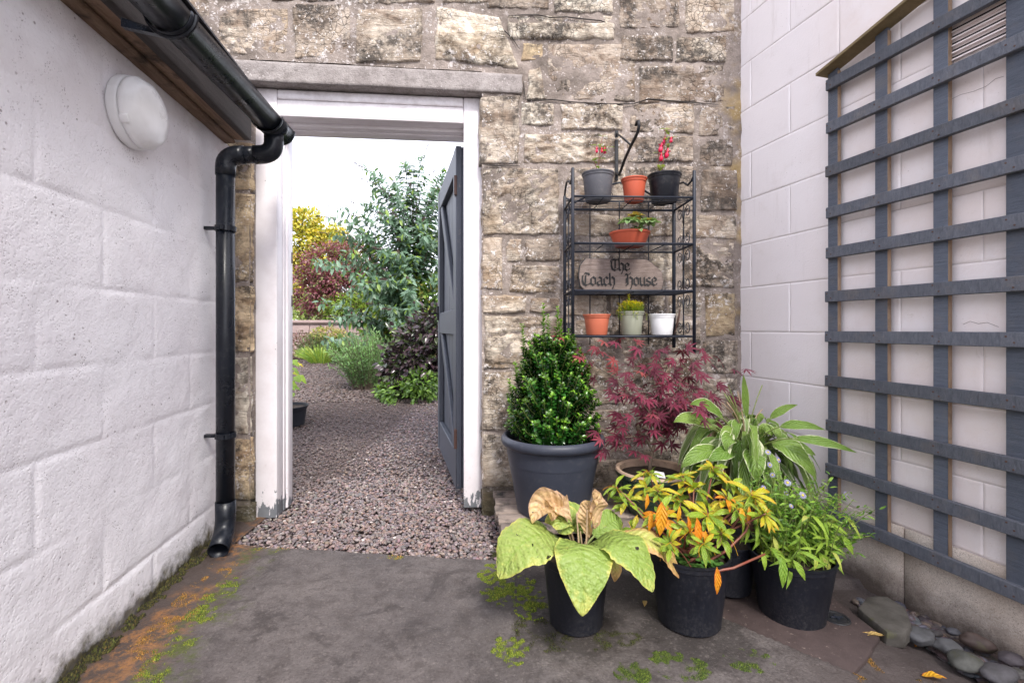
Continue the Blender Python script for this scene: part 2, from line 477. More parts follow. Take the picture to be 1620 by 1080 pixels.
    # --- soil
    t = NT('soil', .95); t.color(t.mix(t.noise(90, 5, .7), (.018, .012, .008), (.075, .05, .035))); t.bump(t.noise(120, 6, .8), 1, .01); MATS['soil'] = t.m
    t = NT('garden_soil', .95); t.color(t.mix(t.noise(12, 6, .7), (.035, .028, .018), (.07, .075, .03))); t.bump(t.noise(30, 6, .8), 1, .03); MATS['garden_soil'] = t.m
    # --- trellis paint
    def timber(name, a, b, edge, rough=.7, g=(3, 3, 30), amt=.5):
        t = NT(name, rough)
        oc = t.n('ShaderNodeTexCoord').outputs['Object']
        gr = t.noise(3, 7, .7, t.mapped(g, src=oc), .4)
        c = t.mix(t.ramp(gr, .3, .7), a, b)
        w = t.math('MULTIPLY', t.ramp(t.noise(9, 6, .7), .52, .68), amt)
        c = t.mix(w, c, edge)
        rv = t.ramp(t.rnd(), 0, 1, .82, 1.15); vc = t.n('ShaderNodeCombineXYZ')
        for i in range(3): t.set(vc.inputs[i], rv)
        c = t.mix(1.0, c, vc.outputs[0], 'MULTIPLY')
        c = t.mix(t.math('MULTIPLY', t.ramp(t.voro(28), .045, .06, 1, 0), .7), c, (.05, .04, .035))
        t.color(c); t.bump(t.math('ADD', gr, t.math('MULTIPLY', t.noise(120, 4, .7), .4)), .9, .004); MATS[name] = t.m
    timber('trellis_post_paint', (.070, .082, .108), (.115, .132, .170), (.17, .15, .14), .65, (6, 6, 60), .35)
    timber('trellis_rail_paint', (.062, .069, .086), (.125, .133, .158), (.17, .145, .13), .65, (45, 45, 14), .45)
    timber('bare_timber_edge', (.24, .15, .09), (.38, .27, .18), (.13, .09, .06), .8, (20, 20, 3), .8)
    timber('capping_timber', (.17, .12, .055), (.27, .20, .10), (.09, .08, .04), .8, (4, 4, 30), .5)
    timber('eaves_timber', (.13, .075, .045), (.28, .19, .135), (.035, .025, .02), .9, (2.2, 18, 18), .85)
    timber('fascia_timber', (.030, .024, .022), (.055, .045, .042), (.02, .016, .014), .8, (2, 20, 20), .4)
    timber('pallet_timber', (.13, .10, .085), (.30, .24, .20), (.022, .02, .018), .9, (5, 40, 40), 1.0)
    timber('sign_timber', (.135, .098, .083), (.27, .215, .19), (.09, .066, .055), .8, (5, 5, 42), .5)
    t = NT('sign_black', .7); t.color(t.mix(t.ramp(t.noise(70, 4), .55, .75), (.004, .004, .005), (.03, .025, .02))); MATS['sign_black'] = t.m
    t = NT('slate', .6); t.color(t.mix(t.noise(20), (.05, .05, .06), (.09, .09, .10))); MATS['slate'] = t.m
    # --- courtyard concrete
    t = NT('courtyard_concrete', .8)
    n1 = t.noise(2.3, 6, .65); n2 = t.noise(17, 6, .7)
    c = t.mix(t.ramp(n1, .35, .65), (.072, .061, .060), (.132, .114, .110))
    c = t.mix(t.math('MULTIPLY', t.ramp(n2, .46, .64), .65), c, (.052, .041, .038))
    c = t.mix(t.math('MULTIPLY', t.ramp(t.noise(6, 7, .75, dist=.6), .52, .60), .65), c, (.034, .027, .026))
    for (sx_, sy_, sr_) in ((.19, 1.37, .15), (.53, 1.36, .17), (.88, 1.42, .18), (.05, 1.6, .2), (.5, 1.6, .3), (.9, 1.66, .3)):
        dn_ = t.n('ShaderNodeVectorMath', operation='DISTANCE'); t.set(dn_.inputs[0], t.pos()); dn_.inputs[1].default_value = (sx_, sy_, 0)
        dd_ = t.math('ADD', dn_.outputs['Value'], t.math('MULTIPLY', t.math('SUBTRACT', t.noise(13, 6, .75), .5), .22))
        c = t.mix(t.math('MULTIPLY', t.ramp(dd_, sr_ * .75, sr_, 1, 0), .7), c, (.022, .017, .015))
    agg = t.voro(210, out='Color'); ag = t.n('ShaderNodeSeparateColor'); t.set(ag.inputs[0], agg)
    c = t.mix(t.math('MULTIPLY', t.ramp(ag.outputs[0], .92, .99), .16), c, (.30, .26, .24))
    c = t.mix(t.math('MULTIPLY', t.ramp(ag.outputs[1], .80, .9), .35), c, (.04, .03, .03))
    c = t.mix(t.ramp(t.noise(95, 4, .8), .35, .65, 0, .38), c, t.mix(1, c, (.45, .42, .40), 'MULTIPLY')); c = t.mix(t.ramp(t.noise(55, 3, .8), .58, .68, 0, .30), c, (.20, .17, .16))
    X, Y, Z = t.sep()
    # stains with a shape of their own: ochre algae by the downpipe, brown damp by the drain
    left = t.math('SUBTRACT', t.math('ADD', X, t.math('MULTIPLY', Y, .16)), -.919)     # distance from left wall
    wv = t.math('ADD', left, t.math('MULTIPLY', t.math('SUBTRACT', t.noise(5, 6, .7), .5), .28))
    och = t.math('MULTIPLY', t.ramp(wv, .04, .09), t.ramp(wv, .15, .23, 1, 0))
    och = t.math('MULTIPLY', och, t.math('MULTIPLY', t.ramp(t.noise(30, 6, .8), .44, .58), t.ramp(t.noise(5, 3), .40, .56)))
    c = t.mix(t.math('MULTIPLY', t.ramp(wv, .12, .26, 1, 0), .75), c, (.055, .036, .028))
    c = t.mix(t.math('MULTIPLY', och, .9), c, t.mix(t.noise(40), (.32, .15, .045), (.22, .09, .03)))
    ms = t.math('MULTIPLY', t.math('MULTIPLY', t.ramp(wv, .14, .18), t.ramp(wv, .24, .32, 1, 0)), t.ramp(t.noise(12, 6, .75), .48, .60))
    c = t.mix(ms, c, (.055, .065, .012))
    rb = t.ramp(t.math('ADD', X, t.math('MULTIPLY', t.noise(4, 5), .3)), .85, 1.1)
    c = t.mix(t.math('MULTIPLY', rb, .5), c, (.055, .038, .034))
    t.color(c)
    t.rough(t.ramp(n1, .3, .7, .6, .9))
    h = t.math('ADD', t.noise(120, 6, .75), t.math('MULTIPLY', t.noise(30, 4), 1.2))
    t.bump(h, .6, .006); MATS['concrete'] = t.m
    # --- gravel bed and pebbles
    t = NT('gravel_bed', .95); t.color(t.mix(t.ramp(t.voro(55), 0, .8), (.22, .165, .155), (.05, .035, .033))); t.bump(t.voro(55), 1, .02); MATS['gravel_bed'] = t.m
    t = NT('pebble', .62)
    ac = t.attr(); c = t.mix(t.ramp(t.noise(120, 5, .7), .4, .7), ac, t.mix(1, ac, (.55, .5, .5), 'MULTIPLY'))
    X, Y, Z = t.sep()
    wet = t.math('MULTIPLY', t.ramp(t.math('ADD', X, t.math('MULTIPLY', t.noise(5, 4), .25)), -.96, -.82, 1, 0), t.ramp(Y, 2.35, 2.6))
    c = t.mix(t.math('MULTIPLY', wet, .6), c, (.06, .04, .03)); t.color(c); t.bump(t.noise(200, 3), .2, .002); MATS['pebble'] = t.m
    # --- moss
    t = NT('moss', .95); ac = t.attr(); t.color(ac); t.translucent(ac, .15); MATS['moss'] = t.m
    # --- foliage driven by tint attribute
    t = NT('foliage', .45); ac = t.attr(); t.color(ac); t.translucent(t.mix(1, ac, (1.2, 1.35, .6), 'MULTIPLY'), .30); MATS['foliage'] = t.m
    t = NT('glossy_foliage', .24); ac = t.attr(); t.color(ac); t.translucent(t.mix(1, ac, (1.2, 1.35, .6), 'MULTIPLY'), .15); MATS['glossy_foliage'] = t.m
    t = NT('bark', .9); t.color(t.mix(t.noise(60, 5, .7, t.mapped((1, 1, .3))), (.06, .045, .033), (.20, .15, .11))); t.bump(t.noise(120, 5), .6, .004); MATS['bark'] = t.m
    t = NT('red_stem', .5); t.color(t.mix(t.noise(40, 3), (.20, .03, .02), (.16, .08, .05))); MATS['red_stem'] = t.m
    t = NT('green_stem', .5); t.color((.16, .20, .05)); MATS['green_stem'] = t.m
    t = NT('straw', .7); t.color(t.mix(t.noise(60, 3), (.48, .36, .24), (.34, .22, .12))); t.translucent((.5, .36, .2), .2); MATS['straw'] = t.m
    # --- single leaves with uv (x across, y along)
    def leafmat(name, a, b, edge=None, edge_at=.78, edge_w=.12, vein=None, nvein=9, rough=.42, trans=.28, blotch=None, holes=False, tipc=None, bumps=.6, slope=1.6):
        t = NT(name, rough)
        u, v, _ = t.sep(t.uv())
        au = t.math('MULTIPLY', t.math('ABSOLUTE', t.math('SUBTRACT', u, .5)), 2.0)
        rv = t.rnd(); nz = t.noise(45, 5, .65)
        c = t.mix(t.ramp(t.math('ADD', t.math('MULTIPLY', rv, .8), t.math('MULTIPLY', nz, .5)), .25, 1.0), a, b)
        ph = t.math('MULTIPLY', t.math('SUBTRACT', v, t.math('MULTIPLY', au, slope / nvein)), nvein * 6.2832)
        vv = t.math('SINE', ph)
        if vein:
            c = t.mix(t.math('MULTIPLY', t.ramp(vv, .45, 1), .55), c, vein)
            c = t.mix(t.math('MULTIPLY', t.ramp(au, .02, .06, 1, 0), .7), c, vein)
        if blotch:
            bm = t.ramp(t.math('ADD', t.noise(24, 5, .7), t.math('MULTIPLY', t.math('MAXIMUM', t.math('POWER', au, 6), t.math('POWER', v, 7)), .28)), .60, .80)
            c = t.mix(bm, c, blotch)
        if tipc:
            c = t.mix(t.ramp(t.math('ADD', v, t.math('MULTIPLY', nz, .4)), .85, 1.2), c, tipc)
        if edge:
            em = t.ramp(t.math('ADD', au, t.math('MULTIPLY', t.math('SUBTRACT', t.noise(30, 4, .7), .5), .45)), edge_at, edge_at + edge_w)
            c = t.mix(em, c, edge)
        t.color(c)
        t.bump(t.math('ADD', t.math('MULTIPLY', vv, .5), t.math('MULTIPLY', t.ramp(t.voro(110), 0, .6), .7)), bumps, .003)
        tc = t.mix(1, c, (1.15, 1.2, .7), 'MULTIPLY')
        t.translucent(tc, trans)
        if holes:
            hm = t.math('MULTIPLY', t.ramp(t.noise(24, 3, .6, dist=.8), .68, .69), 1.0)
            tp = t.n('ShaderNodeBsdfTransparent'); mx = t.n('ShaderNodeMixShader')
            out = t.t.nodes['Material Output']; cur = out.inputs[0].links[0].from_socket
            t.set(mx.inputs[0], hm); t.t.links.new(cur, mx.inputs[1]); t.t.links.new(tp.outputs[0], mx.inputs[2]); t.t.links.new(mx.outputs[0], out.inputs[0])
        MATS[name] = t.m
    leafmat('hosta_leaf', (.20, .31, .06), (.32, .40, .10), edge=(.60, .46, .10), edge_at=.98, vein=(.22, .33, .05), nvein=11, blotch=(.50, .50, .12), tipc=None, holes=True, bumps=1.0, rough=.5)
    leafmat('hosta_tan_leaf', (.44, .47, .12), (.52, .45, .14), edge=(.55, .33, .14), edge_at=.45, edge_w=.4, vein=(.40, .35, .12), nvein=11, tipc=(.50, .27, .11), holes=True, bumps=.9)
    leafmat('hosta_dry_leaf', (.66, .46, .28), (.62, .40, .20), edge=(.50, .32, .20), blotch=(.66, .50, .16), vein=(.50, .32, .19), nvein=8, holes=True, trans=.35, bumps=1.0)
    leafmat('variegated_leaf', (.13, .24, .035), (.22, .33, .06), edge=(.62, .66, .42), edge_at=.90, edge_w=.06, vein=(.22, .33, .10), nvein=7, rough=.36, bumps=.8, slope=2.6)
    leafmat('variegated_pale_leaf', (.22, .32, .10), (.32, .42, .16), edge=(.66, .68, .45), edge_at=.62, edge_w=.06, vein=(.14, .24, .06), nvein=7, rough=.36, bumps=.8, slope=2.6)
    leafmat('azalea_green_leaf', (.13, .25, .02), (.28, .41, .025), vein=(.40, .45, .10), nvein=6, edge=(.5, .45, .05), edge_at=.92, rough=.32)
    leafmat('azalea_yellow_leaf', (.52, .46, .015), (.36, .43, .02), vein=(.60, .50, .08), nvein=6, edge=(.62, .30, .02), edge_at=.88, tipc=(.65, .35, .03), rough=.35)
    leafmat('azalea_orange_leaf', (.72, .22, .012), (.72, .38, .02), vein=(.60, .30, .03), nvein=6, blotch=(.58, .11, .012), rough=.4)
    leafmat('maple_leaf', (.085, .014, .036), (.25, .030, .075), vein=(.25, .06, .07), nvein=5, rough=.45, trans=.30)
    leafmat('maple_red_leaf', (.40, .08, .08), (.32, .05, .09), vein=(.4, .12, .1), nvein=5, rough=.45, trans=.35)
    leafmat('lance_leaf', (.16, .30, .03), (.33, .48, .05), vein=(.30, .42, .08), nvein=5, rough=.38)
    leafmat('lance_pale_leaf', (.42, .52, .07), (.50, .52, .12), vein=(.40, .45, .12), nvein=5, rough=.38)
    leafmat('primrose_leaf', (.13, .26, .08), (.22, .36, .14), vein=(.35, .45, .25), nvein=6, edge=(.34, .42, .22), edge_at=.85, rough=.4)
    leafmat('primrose_orange_leaf', (.50, .30, .07), (.42, .36, .08), vein=(.5, .4, .15), nvein=6, rough=.4)
    leafmat('fuchsia_leaf', (.18, .30, .05), (.32, .40, .09), vein=(.30, .38, .12), nvein=5, rough=.4)
    leafmat('fallen_leaf', (.60, .42, .14), (.55, .34, .10), vein=(.5, .3, .12), nvein=7, edge=(.35, .18, .08), edge_at=.85, rough=.6)
    t = NT('fuchsia_flower', .4); t.color(t.mix(t.rnd(), (.72, .012, .05), (.60, .01, .09))); MATS['fuchsia_flower'] = t.m
    t = NT('aster_petal', .5); t.color((.46, .40, .74)); t.translucent((.5, .42, .8), .3); MATS['aster_petal'] = t.m
    t = NT('aster_eye', .7); t.color((.65, .48, .06)); MATS['aster_eye'] = t.m
    t = NT('cobble', .7)
    c = t.mix(t.ramp(t.noise(18, 6, .7), .35, .65), t.mix(1, t.objcol(), (.62, .62, .64), 'MULTIPLY'), t.mix(1, t.objcol(), (.30, .30, .29), 'MULTIPLY'))
    c = t.mix(t.math('MULTIPLY', t.ramp(t.noise(9, 5, .7), .60, .7), .6), c, (.10, .10, .03)); t.color(c); t.bump(t.noise(90, 5, .6), .3, .003); MATS['cobble'] = t.m
    t = NT('drain_plate', .7)
    c = t.mix(t.ramp(t.noise(12, 6, .7), .35, .65), (.042, .028, .027), (.068, .047, .044)); c = t.mix(t.ramp(t.noise(60, 5, .7), .62, .7), c, (.22, .17, .15))
    t.color(c); t.bump(t.noise(100, 5, .7), .4, .003); MATS['drain_plate'] = t.m
    t = NT('garden_wall_stone', .9)
    c = t.mix(t.ramp(t.noise(4, 5, .7), .35, .65), (.36, .27, .25), (.26, .19, .18)); t.color(c); t.bump(t.noise(30, 5), .5, .01); MATS['garden_wall'] = t.m
    t = NT('vent_slot', .9); t.color((.03, .025, .022)); MATS['vent_slot'] = t.m
    t = NT('cobweb_white', .9); t.color((.75, .72, .70)); MATS['cobweb'] = t.m
make_materials()

# ================================================================== GROUND
def ground_h(x, y):
    """courtyard slab: nearly flat, a worn lip then a lower strip towards the right wall"""
    h = 0.0
    # lip line through two points on the ground
    ax, ay, bx, by = 0.50, 1.56, 0.88, 1.19
    side = ((bx - ax) * (y - ay) - (by - ay) * (x - ax)) / math.hypot(bx - ax, by - ay)   # >0 beyond the lip
    if y < 1.72:
        t = min(1, max(0, side / 0.02)); h -= 0.022 * t
    wr = (1.761 - .27 * y) - x          # distance from right wall
    if wr < 0.36: h -= 0.05 * min(1, (0.36 - wr) / 0.2)
    wl = x - (-.919 - .16 * y)
    if 0 <= wl < .2: h += .012 * (.2 - wl) / .2
    h += 0.006 * (mnoise.noise(Vector((x * 3, y * 3, 1.3)))) + 0.0022 * mnoise.noise(Vector((x * 22, y * 22, 5)))
    return h

def edge_y(x):     # where the courtyard slab stops and the gravel begins
    return 1.77 - 0.115 * (x + 0.024) + 0.012 * mnoise.noise(Vector((x * 9, 2, 0)))

def slab_grid():
    xs = np.concatenate([np.linspace(-4, -1.5, 8), np.arange(-1.49, 1.75, .014), np.linspace(1.8, 4, 6)])
    n = 110
    V = []; 
    ys0 = np.concatenate([np.linspace(-3, .85, 9), np.linspace(.865, 1, n)[:0]])
    m = len(ys0) + n
    for x in xs:
        ey = edge_y(x) if x < 0.02 else 2.6
        if x < -1.13: ey = 2.3
        col = list(ys0) + list(np.linspace(.87, ey, n))
        for y in col: V.append((x, y, ground_h(x, y) if -1.6 < x < 1.9 else 0))
    nx = len(xs); F = []
    for i in range(nx - 1):
        if -1.14 < xs[i] < -1.11: pass
        for j in range(m - 1):
            F.append((i * m + j, (i + 1) * m + j, (i + 1) * m + j + 1, i * m + j + 1))
    me = bpy.data.meshes.new('slab'); me.from_pydata(V, [], F); me.update(); return smooth(me)
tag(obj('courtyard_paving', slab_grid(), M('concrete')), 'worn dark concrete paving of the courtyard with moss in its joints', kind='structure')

# terrain sheet under everything, rising gently in the garden
def terrain():
    xs = np.concatenate([[-600, -120, -40, -20], np.arange(-12, 8.1, .5), [20, 60, 600]])
    ys = np.concatenate([[-600, -80, -10], np.arange(0, 24, .5), [40, 100, 900]])
    V = [(x, y, -.16 if y < 2.0 else (garden_z(y) - .06 + (.05 * mnoise.noise(Vector((x, y, 0))) if y > 4.0 else 0)) if y < 24 else garden_z(24)) for x in xs for y in ys]
    m = len(ys); F = [(i * m + j, (i + 1) * m + j, (i + 1) * m + j + 1, i * m + j + 1) for i in range(len(xs) - 1) for j in range(m - 1)]
    me = bpy.data.meshes.new('terrain'); me.from_pydata(V, [], F); me.update(); return smooth(me)
tag(obj('ground', terrain(), M('garden_soil')), kind='structure')

# gravel path sheet
def path_right(y):
    p = [(1.5, .12), (2.3, -.05), (4, -.2), (6, -1.25), (7.2, -1.9), (8.5, -2.45), (10, -3.4)]
    if y <= 1.5: return .12
    for (a, b), (c, d) in zip(p, p[1:]):
        if y <= c: return b + (d - b) * (y - a) / (c - a)
    return p[-1][1]
def path_grid():
    ys = np.linspace(1.66, 10.6, 130); V = []; F = []; n = 24
    for y in ys:
        x0, x1 = (-1.3 if y < 2.35 else -4.2 - .2 * (y - 2.35)), path_right(y) + (.03 if y < 2.2 else .12)
        for k in range(n): V.append((x0 + (x1 - x0) * k / (n - 1), y, garden_z(y) - .022))
    for i in range(len(ys) - 1):
        for k in range(n - 1): F.append((i * n + k, i * n + k + 1, (i + 1) * n + k + 1, (i + 1) * n + k))
    me = bpy.data.meshes.new('path'); me.from_pydata(V, [], F); me.update(); return me
tag(obj('gravel_path', path_grid(), M('gravel_bed')), kind='structure')

PEB = [(.34, .245, .235), (.27, .20, .195), (.40, .30, .28), (.22, .175, .18), (.30, .24, .25), (.44, .36, .33), (.36, .24, .20), (.25, .21, .22), (.19, .16, .165), (.31, .22, .21), (.40, .27, .23)]
def pebbles(name, n, y0, y1, smin, smax, sub, z0=0):
    pos = []; 
    while len(pos) < n:
        y = random.uniform(y0, y1)
        x = random.uniform(-1.26 if y < 2.35 else -.62 * y, path_right(y) + .08)
        if y < 1.9:
            if y < edge_y(x) + .004 or (x > .10 and y < 2.2): continue
            if x < -1.02 and y < 1.94 and random.random() < .8: continue
        if y > 8.8 and random.random() < .3: continue
        pos.append((x, y, garden_z(y) - .014 + random.uniform(0, z0)))
    pos = np.array(pos)
    ax = nrm(RNG.normal(0, 1, (n, 3)) * [1, 1, .25]); up = nrm(RNG.normal(0, .22, (n, 3)) + [0, 0, 1])
    s = RNG.uniform(smin, smax, n)[:, None] * np.stack([RNG.uniform(.7, .95, n), RNG.uniform(.95, 1.3, n), RNG.uniform(.42, .68, n)], 1) * .5
    big = RNG.random(n) < .03; s[big] *= 1.5
    c = jitter_col(PEB, n, .14) * np.array([.68, .71, .71]); w = RNG.random(n) < .008; c[w] = [.62, .56, .53]
    scatter(name, ico(sub), pos, ax, up, s, c, M('pebble'), sm=True)
pebbles('gravel', 11500, 1.62, 2.75, .009, .019, 2, .012)
pebbles('gravel', 15500, 2.75, 5.2, .011, .020, 1, .012)
pebbles('gravel', 15000, 5.2, 10.4, .022, .036, 1, .014)

# ================================================================== STONE WALL
stone_wall = thing('stone_wall', 'old lichen-spotted sandstone wall with the open garden doorway', 'wall', (FS.o[0], FS.o[1], 0), FS.phi)
U_L, _ = FS.hit(398, 500); U_FR, _ = FS.hit(761, 500); U_C = 1.19
Z_LT, Z_LB = 2.075, 1.985
def grid_patch(u0, u1, z0, z1, step, fn):
    nu, nz = max(2, int((u1 - u0) / step) + 1), max(2, int((z1 - z0) / step) + 1)
    V = [fn(u0 + (u1 - u0) * i / (nu - 1), z0 + (z1 - z0) * j / (nz - 1)) for i in range(nu) for j in range(nz)]
    F = [(i * nz + j, (i + 1) * nz + j, (i + 1) * nz + j + 1, i * nz + j + 1) for i in range(nu - 1) for j in range(nz - 1)]
    return V, F
def mort(u, z):
    p = Vector((u, z, 0))
    return (u, -.0015 + .0055 * mnoise.fractal(p * 16, .8, 2, 4) + .005 * mnoise.noise(p * 6), z)
mb = MB()
for (a, b, c, d) in ((U_FR + .004, U_C + .05, -.12, Z_LB + .1), (-1.75, U_L - .004, -.12, Z_LB + .1), (-1.75, U_C + .05, Z_LB + .1 - .0005, 3.3)):
    V, F = grid_patch(a, b, c, d, .011, mort); mb.add(V, F)
for (a, b, c, d) in ((U_FR + .006, U_C + .05, -.2, Z_LT), (-1.75, U_L - .006, -.2, Z_LT), (-1.75, U_C + .05, Z_LT + .001, 3.3)):
    mb.box(a, b, .034, .235, c, d)
obj('mortar', mb.mesh(sm=True), M('mortar'), stone_wall)

TINT = {7: (.66, .53, .36), 0: (.52, .455, .39), 1: (.66, .61, .53), 2: (.33, .28, .24), 3: (.52, .42, .28), 4: (.43, .37, .32), 5: (.55, .49, .42)}
STONES = [
 (270,-50,330,62,4,0),(345,15,458,86,0,0),(464,8,556,94,4,6),(563,14,668,100,0,0),(684,12,824,108,1,1),
 (290,-70,420,0,4,0),(428,-75,560,2,2,0),(566,-70,690,6,4,0),(700,-70,860,5,0,0),(770,-8,868,14,2,0),(878,-40,968,20,1,0),(980,-40,1076,46,4,0),(1084,-30,1160,54,0,0),
 (804,26,974,65,1,2),(826,68,859,96,3,0),(868,72,1004,160,4,0),(980,56,1064,98,2,0),(1070,60,1146,100,5,0),(1012,104,1146,163,4,0),(831,104,864,160,1,3),
 (760,152,821,261,0,0),(824,163,876,201,1,0),(886,163,986,207,5,4),(996,165,1096,210,0,0),(1104,168,1160,214,4,0),
 (828,210,986,258,5,4),(992,216,1098,256,4,0),(1106,221,1160,262,2,0),
 (763,265,886,372,5,5),(893,264,990,334,0,0),(996,262,1100,334,4,0),(1108,268,1164,334,2,0),
 (890,340,986,375,0,0),(992,341,1068,376,4,0),(1075,340,1164,377,0,0),
 (763,377,795,458,0,0),(800,378,826,416,5,0),(831,377,886,415,2,0),(807,421,886,464,0,4),
 (892,382,986,454,4,4),(992,384,1068,454,5,4),(1076,384,1160,454,0,4),
 (763,466,832,496,0,0),(838,470,886,496,4,0),(892,460,960,500,4,0),(966,461,1050,500,0,0),(1056,461,1110,500,5,0),(1116,462,1164,532,3,0),
 (765,501,904,584,5,4),(910,506,1000,560,4,4),(1006,506,1108,558,0,4),(1113,538,1165,592,0,0),
 (765,589,816,682,5,0),(822,590,900,682,0,4),(905,567,980,640,5,4),(985,564,1060,640,0,4),(1066,564,1107,640,4,0),(1112,598,1166,660,5,0),
 (765,688,815,771,5,0),(821,688,900,771,4,0),(905,646,1000,720,0,4),(1006,646,1104,704,5,0),(1109,666,1168,734,4,0),
 (905,726,1000,800,4,0),(1006,710,1102,782,0,0),(1108,740,1170,806,4,0),(763,777,802,834,2,0),(807,777,900,838,4,0),(905,806,1002,850,2,0),(1008,788,1102,850,4,0),
 (330,225,398,300,7,0),(330,305,397,446,7,0),(330,451,396,556,7,4),(330,562,395,688,1,3),(330,693,398,792,7,0),(330,798,400,850,2,0),
]
def stone_mesh(c, kind, seed):
    """c: four corners (u,z) ll, lr, ur, ul; a rough-faced stone standing a little proud"""
    w = max((Vector(c[1]) - Vector(c[0])).length, .02); h = max((Vector(c[3]) - Vector(c[0])).length, .02)
    nu, nz = max(6, int(w / .008)), max(6, int(h / .008)); V = []
    S = Vector((seed * 5.3, seed * 1.9, 0)); proud = random.uniform(.003, .010)
    ty = random.uniform(-.02, .02); tz = random.uniform(-.02, .02)
    cu = sum(q[0] for q in c) / 4; cz = sum(q[1] for q in c) / 4
    for i in range(nu + 1):
        for j in range(nz + 1):
            a, b = i / nu, j / nz
            u = (c[0][0] * (1 - a) + c[1][0] * a) * (1 - b) + (c[3][0] * (1 - a) + c[2][0] * a) * b
            z = (c[0][1] * (1 - a) + c[1][1] * a) * (1 - b) + (c[3][1] * (1 - a) + c[2][1] * a) * b
            e = min(a * w, (1 - a) * w, b * h, (1 - b) * h)
            q = Vector((u, z, 0)) + S
            # ragged outline
            f = max(0, 1 - e / .03)
            u += f * (.009 * mnoise.noise(q * 14) + .004 * mnoise.noise(q * 45)); z += f * (.009 * mnoise.noise(q * 14 + Vector((9, 9, 9))) + .004 * mnoise.noise(q * 45 + Vector((3, 3, 3))))
            d = -proud * min(1, (e / .010)) ** .6 + (.024 if e <= 1e-6 else 0)
            if e > 1e-6:
                g = min(1, e / .02)
                d += g * (.0075 * mnoise.fractal(q * 9, .9, 2.1, 4) + .004 * mnoise.fractal(q * 40, .8, 2, 3))
                if kind == 4:  # laminated, rippled bedding
                    d += g * .012 * mnoise.fractal(Vector((u * 10, (z + .2 * u) * 42 + 2 * mnoise.noise(q * 8), seed)), .8, 2, 3)
                if kind == 5:
                    d += g * .010 * mnoise.fractal(Vector(((u + z) * 9, (z - .6 * u) * 34, seed)), .8, 2, 3)
                if kind == 6:  # droved, vertical chisel marks
                    d = -proud * .5 + .0025 * math.sin(u * 900) + .004 * mnoise.noise(q * 12)
                if kind == 1: d += g * (-.010 + .012 * mnoise.noise(q * 14))
                if kind == 2: d += g * (-.012 if b < .62 else .004)
                if kind == 3: d += g * .01 * mnoise.noise(q * 17)
            d += (u - cu) * ty + (z - cz) * tz
            V.append((u, d, z))
    m = nz + 1
    F = [(i * m + j, (i + 1) * m + j, (i + 1) * m + j + 1, i * m + j + 1) for i in range(nu) for j in range(nz)]
    me = bpy.data.meshes.new('stone'); me.from_pydata(V, [], F); me.update(); return smooth(me)
for si, (x0, y0, x1, y1, tn, kd) in enumerate(STONES):
    jj = lambda: random.uniform(-2.2, 2.2)
    if kd == 1:
        cs = [(686, 96), (824, 112), (790, 26), (690, 10)]
    elif kd == 3 and x0 > 700:
        cs = [(833, 160), (866, 158), (852, 104), (838, 112)]
    else:
        cs = [(x0 + jj(), y1 + jj()), (x1 + jj(), y1 + jj()), (x1 + jj(), y0 + jj()), (x0 + jj(), y0 + jj())]
    gx_ = 1.5 if kd not in (1,) else 0
    cs = [(q[0] + (gx_ if k_ in (1, 2) else -gx_), q[1] + (gx_ if k_ < 2 else -gx_)) for k_, q in enumerate(cs)]
    c = [FS.hit(*q) for q in cs]
    tc = TINT[tn]; v = random.uniform(.88, 1.12)
    obj('stone', stone_mesh(c, kd, si), M('sandstone'), stone_wall, color=tuple(k * v for k in tc))
# courses above the picture's top edge, so that the wall goes on
for r_ in range(3):
    u = -1.6 + .1 * r_
    while u < 1.05:
        w_ = random.uniform(.22, .42); z0 = 2.62 + .225 * r_
        c = [(u, z0), (min(u + w_, 1.13), z0), (min(u + w_, 1.13), z0 + .205), (u, z0 + .205)]
        obj('stone', stone_mesh(c, 0, 200 + r_ * 20 + int(u * 9)), M('sandstone'), stone_wall, color=TINT[random.choice((0, 2, 4, 5))])
        u += w_ + .02
# concrete lintel
uL0, uL1 = FS.hit(372, 110)[0] - .12, FS.hit(826, 140)[0]
lm = subbox(uL0, uL1, -.012, .24, Z_LB, Z_LT, .02, .0035, 30, 3, .003)
obj('lintel', lm, M('lintel'), stone_wall)
# open cracks between the courses
def crack(pts):
    mb = MB(); mb.tube([(*(lambda q: (q[0], -.0085, q[1]))(FS.hit(*p)),) for p in pts], [.001] + [.0028] * (len(pts) - 2) + [.001], 5); return mb.mesh()
for pts in ([(828, 158), (846, 161), (872, 159), (905, 163), (925, 164), (960, 166), (1000, 166), (1025, 158), (1060, 161), (1100, 164), (1135, 167)],
            [(804, 27), (826, 26), (852, 26), (870, 30), (895, 29), (920, 32), (950, 35), (965, 41), (972, 50)],
            [(764, 262), (780, 263), (800, 264), (822, 263)], [(789, 36), (797, 50), (810, 62), (822, 80)], [(828, 130), (829, 145), (831, 160)]):
    obj('crack', crack(pts), M('vent_slot'), stone_wall)

